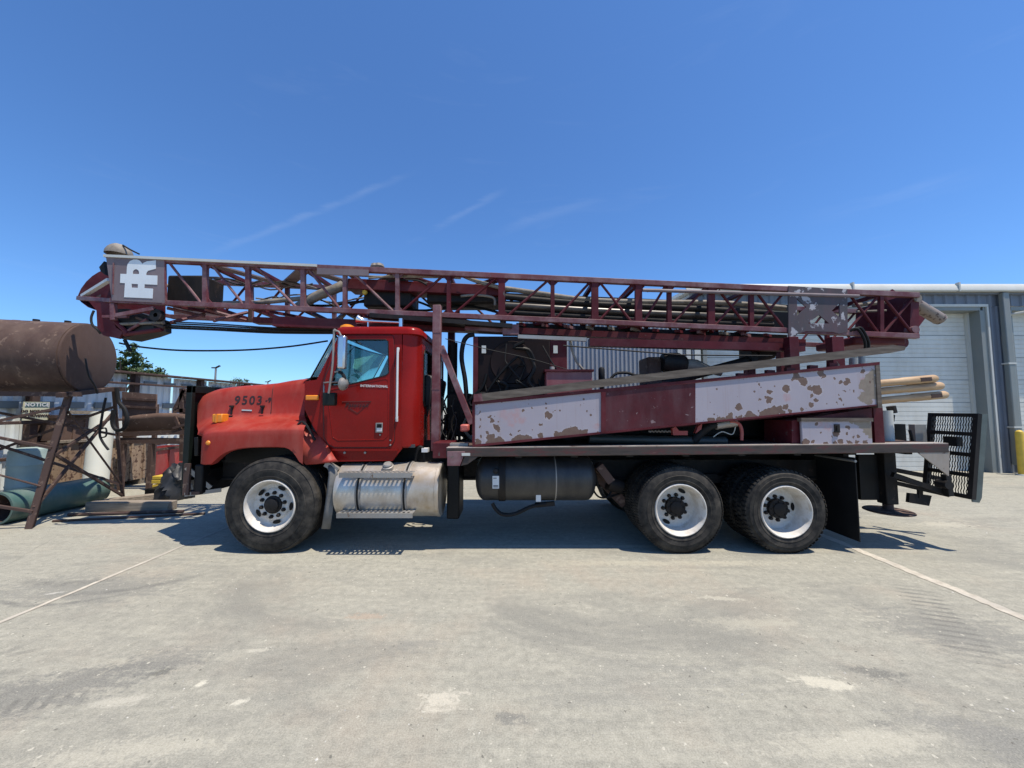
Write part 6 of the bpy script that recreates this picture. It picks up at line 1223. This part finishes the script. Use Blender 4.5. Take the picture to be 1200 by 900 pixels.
# underside beams of the mast and the pivot frame at the tail
mb = MB(); mb.bar(Q(300, 376, 0.30), Q(940, 402, 0.25), 0.14, 0.09); put('under_beam', mb, M['maroon'], mast)
mb = MB(); mb.bar(Q(690, 401.5, 0.05), Q(940, 408, 0.05), 0.12, 0.11); put('under_beam', mb, M['maroon'], mast)
mb = MB(); mb.bar(Q(322, 377, 0.05), Q(420, 381, 0.05), 0.10, 0.14); put('under_beam', mb, M['maroon'], mast)
mb = MB(); mb.bar(Q(440, 374, 0.2), Q(600, 386, 0.2), 0.5, 0.06); put('under_plate', mb, M['dark_steel'], mast)
mb = MB(); qbox(mb, 589, 380, 608, 392, 0.0, 0.12); put('under_block', mb, M['maroon_dusty'], mast)
mb = MB(); mb.bar(Q(545, 385, 0.1), Q(590, 388, 0.1), 0.08, 0.05); put('under_pipe', mb, M['maroon_dusty'], mast)
random.seed(31)
for k in range(12):
    px = 610 + k * 26; mb = MB(); mb.bar(Q(px, ybot(px) + 6, 0.1), Q(px + random.uniform(10, 30), ybot(px) + random.uniform(9, 13), 0.5), 0.04, 0.04); put('under_link', mb, random.choice([M['maroon_dusty'], M['maroon'], M['dusty_pipe']]), mast)
# drill head carriage, pipes and hoses lying inside the lattice
mb = MB(); mb.bar(Q(412, 336, 0.3), Q(588, 344, 0.3), 0.3, 0.16); put('carriage_beam', mb, M['maroon'], mast, bevel=0.01)
mb = MB(); qbox(mb, 426, 334, 482, 359, 0.25, 0.7); put('drill_head', mb, M['dark_steel'], mast, bevel=0.03)
mb = MB(); qbox(mb, 500, 338, 586, 355, 0.25, 0.7); put('drill_head', mb, M['dark_steel'], mast, bevel=0.03)
mb = MB(); mb.lathe(Q(427.5, 342.5, 0.2), (0, -1, 0), [(0, .02), (.03, .02), (.04, 0)], 14); put('yellow_knob', mb, M['yellow'], mast)
mb = MB(); mb.tube([Q(262, 355.5, 0.12), Q(300, 355, 0.16), Q(382, 347, 0.3)], 0.035, 10); put('feed_pipe', mb, M['dusty_pipe'], mast)
mb = MB(); mb.tube(spline([Q(350, 360, 0.2), Q(362, 352, 0.2), Q(376, 345, 0.2), Q(392, 339, 0.2), Q(402, 334, 0.25)]), 0.07, 12); put('head_hose', mb, M['dusty_pipe'], mast)
mb = MB(); qbox(mb, 196, 322, 237, 357, 0.2, 0.6); put('crown_machinery', mb, M['dark_steel'], mast, bevel=0.03)
mb = MB(); mb.tube(spline([Q(196, 334, 0.28), Q(203, 340, 0.27), Q(212, 343, 0.27), Q(222, 350, 0.28), Q(232, 354, 0.28)]), 0.022, 8); put('chain', mb, M['steel'], mast)
mb = MB(); mb.bar(Q(372, 318, -0.04), Q(432, 320, -0.04), 0.03, 0.09); put('hose_guide', mb, M['logo_grey'], mast)
for (pts, r, m) in (([(592, 338), (640, 345), (690, 351.5), (760, 354), (830, 354.5), (880, 357), (920, 361)], 0.038, 'dusty_pipe'), ([(592, 348), (690, 356), (800, 361), (905, 367)], 0.045, 'dark_steel'), ([(592, 358), (700, 364.5), (800, 369), (905, 373)], 0.055, 'pipe_dark'), ([(592, 366), (700, 372), (800, 377), (905, 381)], 0.045, 'dark_steel')):
    mb = MB(); mb.tube(spline([Q(a, b, 0.25) for a, b in pts]), r, 12); put('drill_pipe', mb, M[m], mast)
for (pts, r, m) in (([(540, 322), (560, 330), (590, 338)], 0.03, 'dusty_pipe'), ([(432, 326), (445, 325), (462, 323), (500, 324), (540, 326)], 0.016, 'dusty_pipe'), ([(404, 322), (440, 324), (500, 325), (524, 325)], 0.014, 'dusty_pipe'), ([(455, 330), (470, 328), (490, 329), (500, 334)], 0.014, 'rubber'), ([(540, 347), (560, 346), (578, 349), (580, 358)], 0.018, 'dusty_pipe')):
    mb = MB(); mb.tube(spline([Q(a, b, 0.08) for a, b in pts]), r, 8); put('mast_hose', mb, M[m], mast)
mb = MB(); mb.tube([Q(753, 340, -0.05), Q(1006, 347, -0.05)], 0.026, 8); put('side_rail', mb, M['logo_grey'], mast)
for px in (760, 833, 900, 980): mb = MB(); mb.bar(Q(px, 340.5 + (px - 753) * 0.0277, -0.05), Q(px, 340.5 + (px - 753) * 0.0277, 0.0), 0.04, 0.04); put('rail_clip', mb, M['maroon'], mast)
for (pts, r) in (([(1000, 358), (1038, 354)], 0.03), ([(1004, 365), (1038, 364)], 0.018)):
    mb = MB(); mb.tube([Q(a, b, 0.25) for a, b in pts], r, 8); put('drill_pipe', mb, M['dusty_pipe'], mast)
mb = MB(); mb.prism([Q(a, b, MW - 0.12) for a, b in ((586, 352), (925, 366), (925, 388), (586, 376))], (0, 0.02, 0)); put('rack_plate', mb, M['black'], mast)
mb = MB(); mb.prism([Q(a, b, MW - 0.10) for a, b in ((586, 343), (925, 357), (925, 364), (586, 350))], (0, 0.05, 0)); put('rack_rail', mb, M['dark_steel'], mast)
mb = MB(); qbox(mb, 605, ybot(605) + 5, 922, ybot(922) - 4, 0.30, 0.8); mb.v = [(x, y, z - (x - 0.05) * 0.045) for x, y, z in mb.v]; put('rack_tray', mb, M['black'], mast)
# flaking plate near the tail with cut-outs
op = [(924, 335), (993, 339), (993.5, 389), (983, 391), (976, 389), (945, 388), (935, 391), (929, 399), (924, 398)]
ho = [[(934, 350), (945, 360), (934, 370)], [(947, 379), (960, 369), (972, 379)], [(975, 364), (984, 355), (984, 372)]]
mb = MB(); mb.plate(op, ho, lambda a, b: Q(a, b, -0.05), (0, 0.016, 0)); put('tail_plate', mb, M['chip_grey'], mast)
mb = MB(); mb.plate(op, ho, lambda a, b: Q(a, b, MW), (0, 0.016, 0)); put('tail_plate', mb, M['maroon'], mast)
mb = MB(); mb.prism([Q(1068, 344, 0.02), Q(1077, 344, 0.02), Q(1077, 392, 0.02), Q(1066, 392, 0.02)], (0, MW - 0.04, 0)); put('tail_end', mb, M['maroon'], mast)
mb = MB(); mb.bar(Q(1035, 352, MW - 0.1), Q(1075, 384, MW - 0.1), 0.03, 0.5, up=(0, 0, 1)); put('tail_guard', mb, M['maroon'], mast)
mb = MB(); a, b = Q(1073, 357, 0.15), Q(1101, 374, 0.12); mb.tube([a, b], 0.085, 20); mb.tube([b, b + (b - a).normalized() * 0.03], 0.075, 20); put('drill_spindle', mb, worn('dusty_spindle', (0.20, 0.16, 0.13), chip=(0.08, 0.05, 0.04), chip_at=0.56, cscale=14), mast)
mb = MB(); mb.lathe(Q(1076, 349, 0.0), (0, 1, 0), [(0, 0), (.06, 0), (.06, .12), (0, .12)], 14); put('tail_roller', mb, M['dusty_pipe'], mast)
mb = MB(); mb.lathe(Q(1073.5, 386, -0.03), (0, 1, 0), [(0, 0), (.055, 0), (.055, .12), (0, .12)], 14); put('tail_roller', mb, M['maroon_dusty'], mast)
mb = MB(); mb.lathe(Q(1058, 401, 0.1), (0, 1, 0), [(0, 0), (.09, 0), (.09, .3), (0, .3)], 18); put('tail_roller', mb, M['maroon'], mast)
mb = MB(); mb.tube(spline([Q(1000, 387, -0.03), Q(1008, 384, -0.06), Q(1014, 392, -0.06), Q(1018, 402, -0.03), Q(1017, 412, 0.0)]), 0.018, 8); mb.tube(spline([Q(996, 388, -0.03), Q(1004, 385, -0.08), Q(1011, 394, -0.08), Q(1014, 404, -0.05), Q(1013, 414, 0.0)]), 0.018, 8); put('tail_hose', mb, M['rubber'], mast)
mb = MB(); qbox(mb, 1000, 394, 1063, 404, 0.1, 0.8); put('tail_gearbox', mb, M['maroon'], mast, bevel=0.03)
for (a, b, y_, wd) in ((925, 936, 5.15, 0.12), (975, 989, 5.12, 0.16)):
    for yy in (y_, 2 * YC - y_ - 0.12): q0, q1 = P(a, 396, y_), P(b, 396, y_); mb = MB(); mb.box((q0.x, yy, 1.3), (q1.x, yy + 0.12, q0.z + 0.02)); put('pivot_tower', mb, M['maroon'], rig, bevel=0.006)
for (a, b, c_, d_) in ((880, 403, 888, 425), (890, 410, 910, 416), (900, 404, 906, 413)):
    mb = MB(); qbox(mb, a, b, c_, d_, 0.2, 0.5); put('tower_bracket', mb, M['dark_steel'], rig)
mb = MB(); mb.tube([P(1000, 420, 5.3), P(1000, 445, 5.3)], 0.05, 12); mb.tube([P(1010, 418, 5.4), P(1010, 445, 5.4)], 0.04, 12); put('hydraulic_ram', mb, M['steel'], rig)
# raising ram under the mast
mb = MB(); mb.tube([P(700, 470, 5.7), P(905, 415, 5.6)], 0.07, 14); put('raising_ram', mb, M['dark_steel'], rig)
# hanging cables: bundle under the mast and the sagging line to the cab
for (ya, yb, d, r) in ((377, 386, 0.1, 0.010), (381.5, 388.5, 0.1, 0.016), (384, 390.5, 0.15, 0.016), (379, 387, 0.3, 0.012)):
    mb = MB(); mb.tube(spline([Q(192, ya, d), Q(250, ya + 2.4, d), Q(320, (ya + yb) / 2 + 2.6, d), Q(395, yb, d)]), r, 6); put('cable', mb, M['rubber'], mast)
yy = 5.5; mb = MB(); mb.tube(spline([P(140, 402, yy), P(160, 406, yy), P(200, 410, yy), P(240, 411, yy), P(290, 410, yy), P(340, 406, yy), P(384, 399.5, yy)]), 0.013, 8); put('sagging_cable', mb, M['rubber'], rig)
mb = MB(); mb.bar(P(146, 398, yy), P(153, 412, yy), 0.03, 0.035); put('cable_clamp', mb, M['black'], rig)
mb = MB(); mb.tube(spline([P(522, 397, 5.0), P(570, 409, 5.0), P(620, 420, 5.0), P(668, 434, 5.0)]), 0.006, 6); put('sagging_cable', mb, M['rubber'], rig)
mb = MB(); mb.tube([P(660, 405, 5.0), P(800, 416, 5.0), P(905, 417, 5.0)], 0.010, 6); put('sagging_cable', mb, M['rubber'], rig)
mb = MB(); random.seed(9); qq = Q(440, ytop(440) - 1.5, 0.25)
for k in range(5): c = qq + V((random.uniform(-.12, .12), random.uniform(-.1, .1), 0)); mb.lathe(c, (random.uniform(-.3, .3), 0, 1), [(0, .05), (.05, .04), (.07, 0), (.05, -.03), (0, -.03)], 8)
put('mud_lump', mb, M['dusty_pipe'], mast)
for k in range(40):
    px = random.uniform(375, 540); q = Q(px, ytop(px) - 2.9, random.uniform(-0.02, 0.03)); mb.v = mb.v
# drill rods in the tray (loose, each its own thing)
for k, (x0, y0, x1, y1) in enumerate(((560, 492, 1096, 443.5), (560, 501.5, 1103, 452), (560, 513, 1108, 462.5))):
    y_ = 4.72 + 0.02 * k; a, b = P(x0, y0, y_), P(x1, y1, y_); d = (b - a).normalized(); ln = (b - a).length
    t = thing('drill_rod', ['topmost tan drill rod sticking out behind the side panel', 'middle tan drill rod of the three sticking out at the back', 'lowest and longest tan drill rod sticking out at the back'][k], 'drill rod', a, 'drill rods in the tray')
    mb = MB(); mb.lathe(a, d, [(0.0, 0.0), (0.046, 0.0), (0.046, ln - 0.45), (0.050, ln - 0.43), (0.050, ln - 0.02), (0.042, ln), (0.024, ln), (0.024, ln - 0.06), (0.0, ln - 0.06)], 20); put('rod', mb, M['rod'], t)
    if k != 1: mb = MB(); c = a + d * (ln - 0.17) + V((0, -0.0455, 0)); mb.bar(c - d * 0.07, c + d * 0.07, 0.013, 0.05); put('wrench_flat', mb, M['rust'], t)
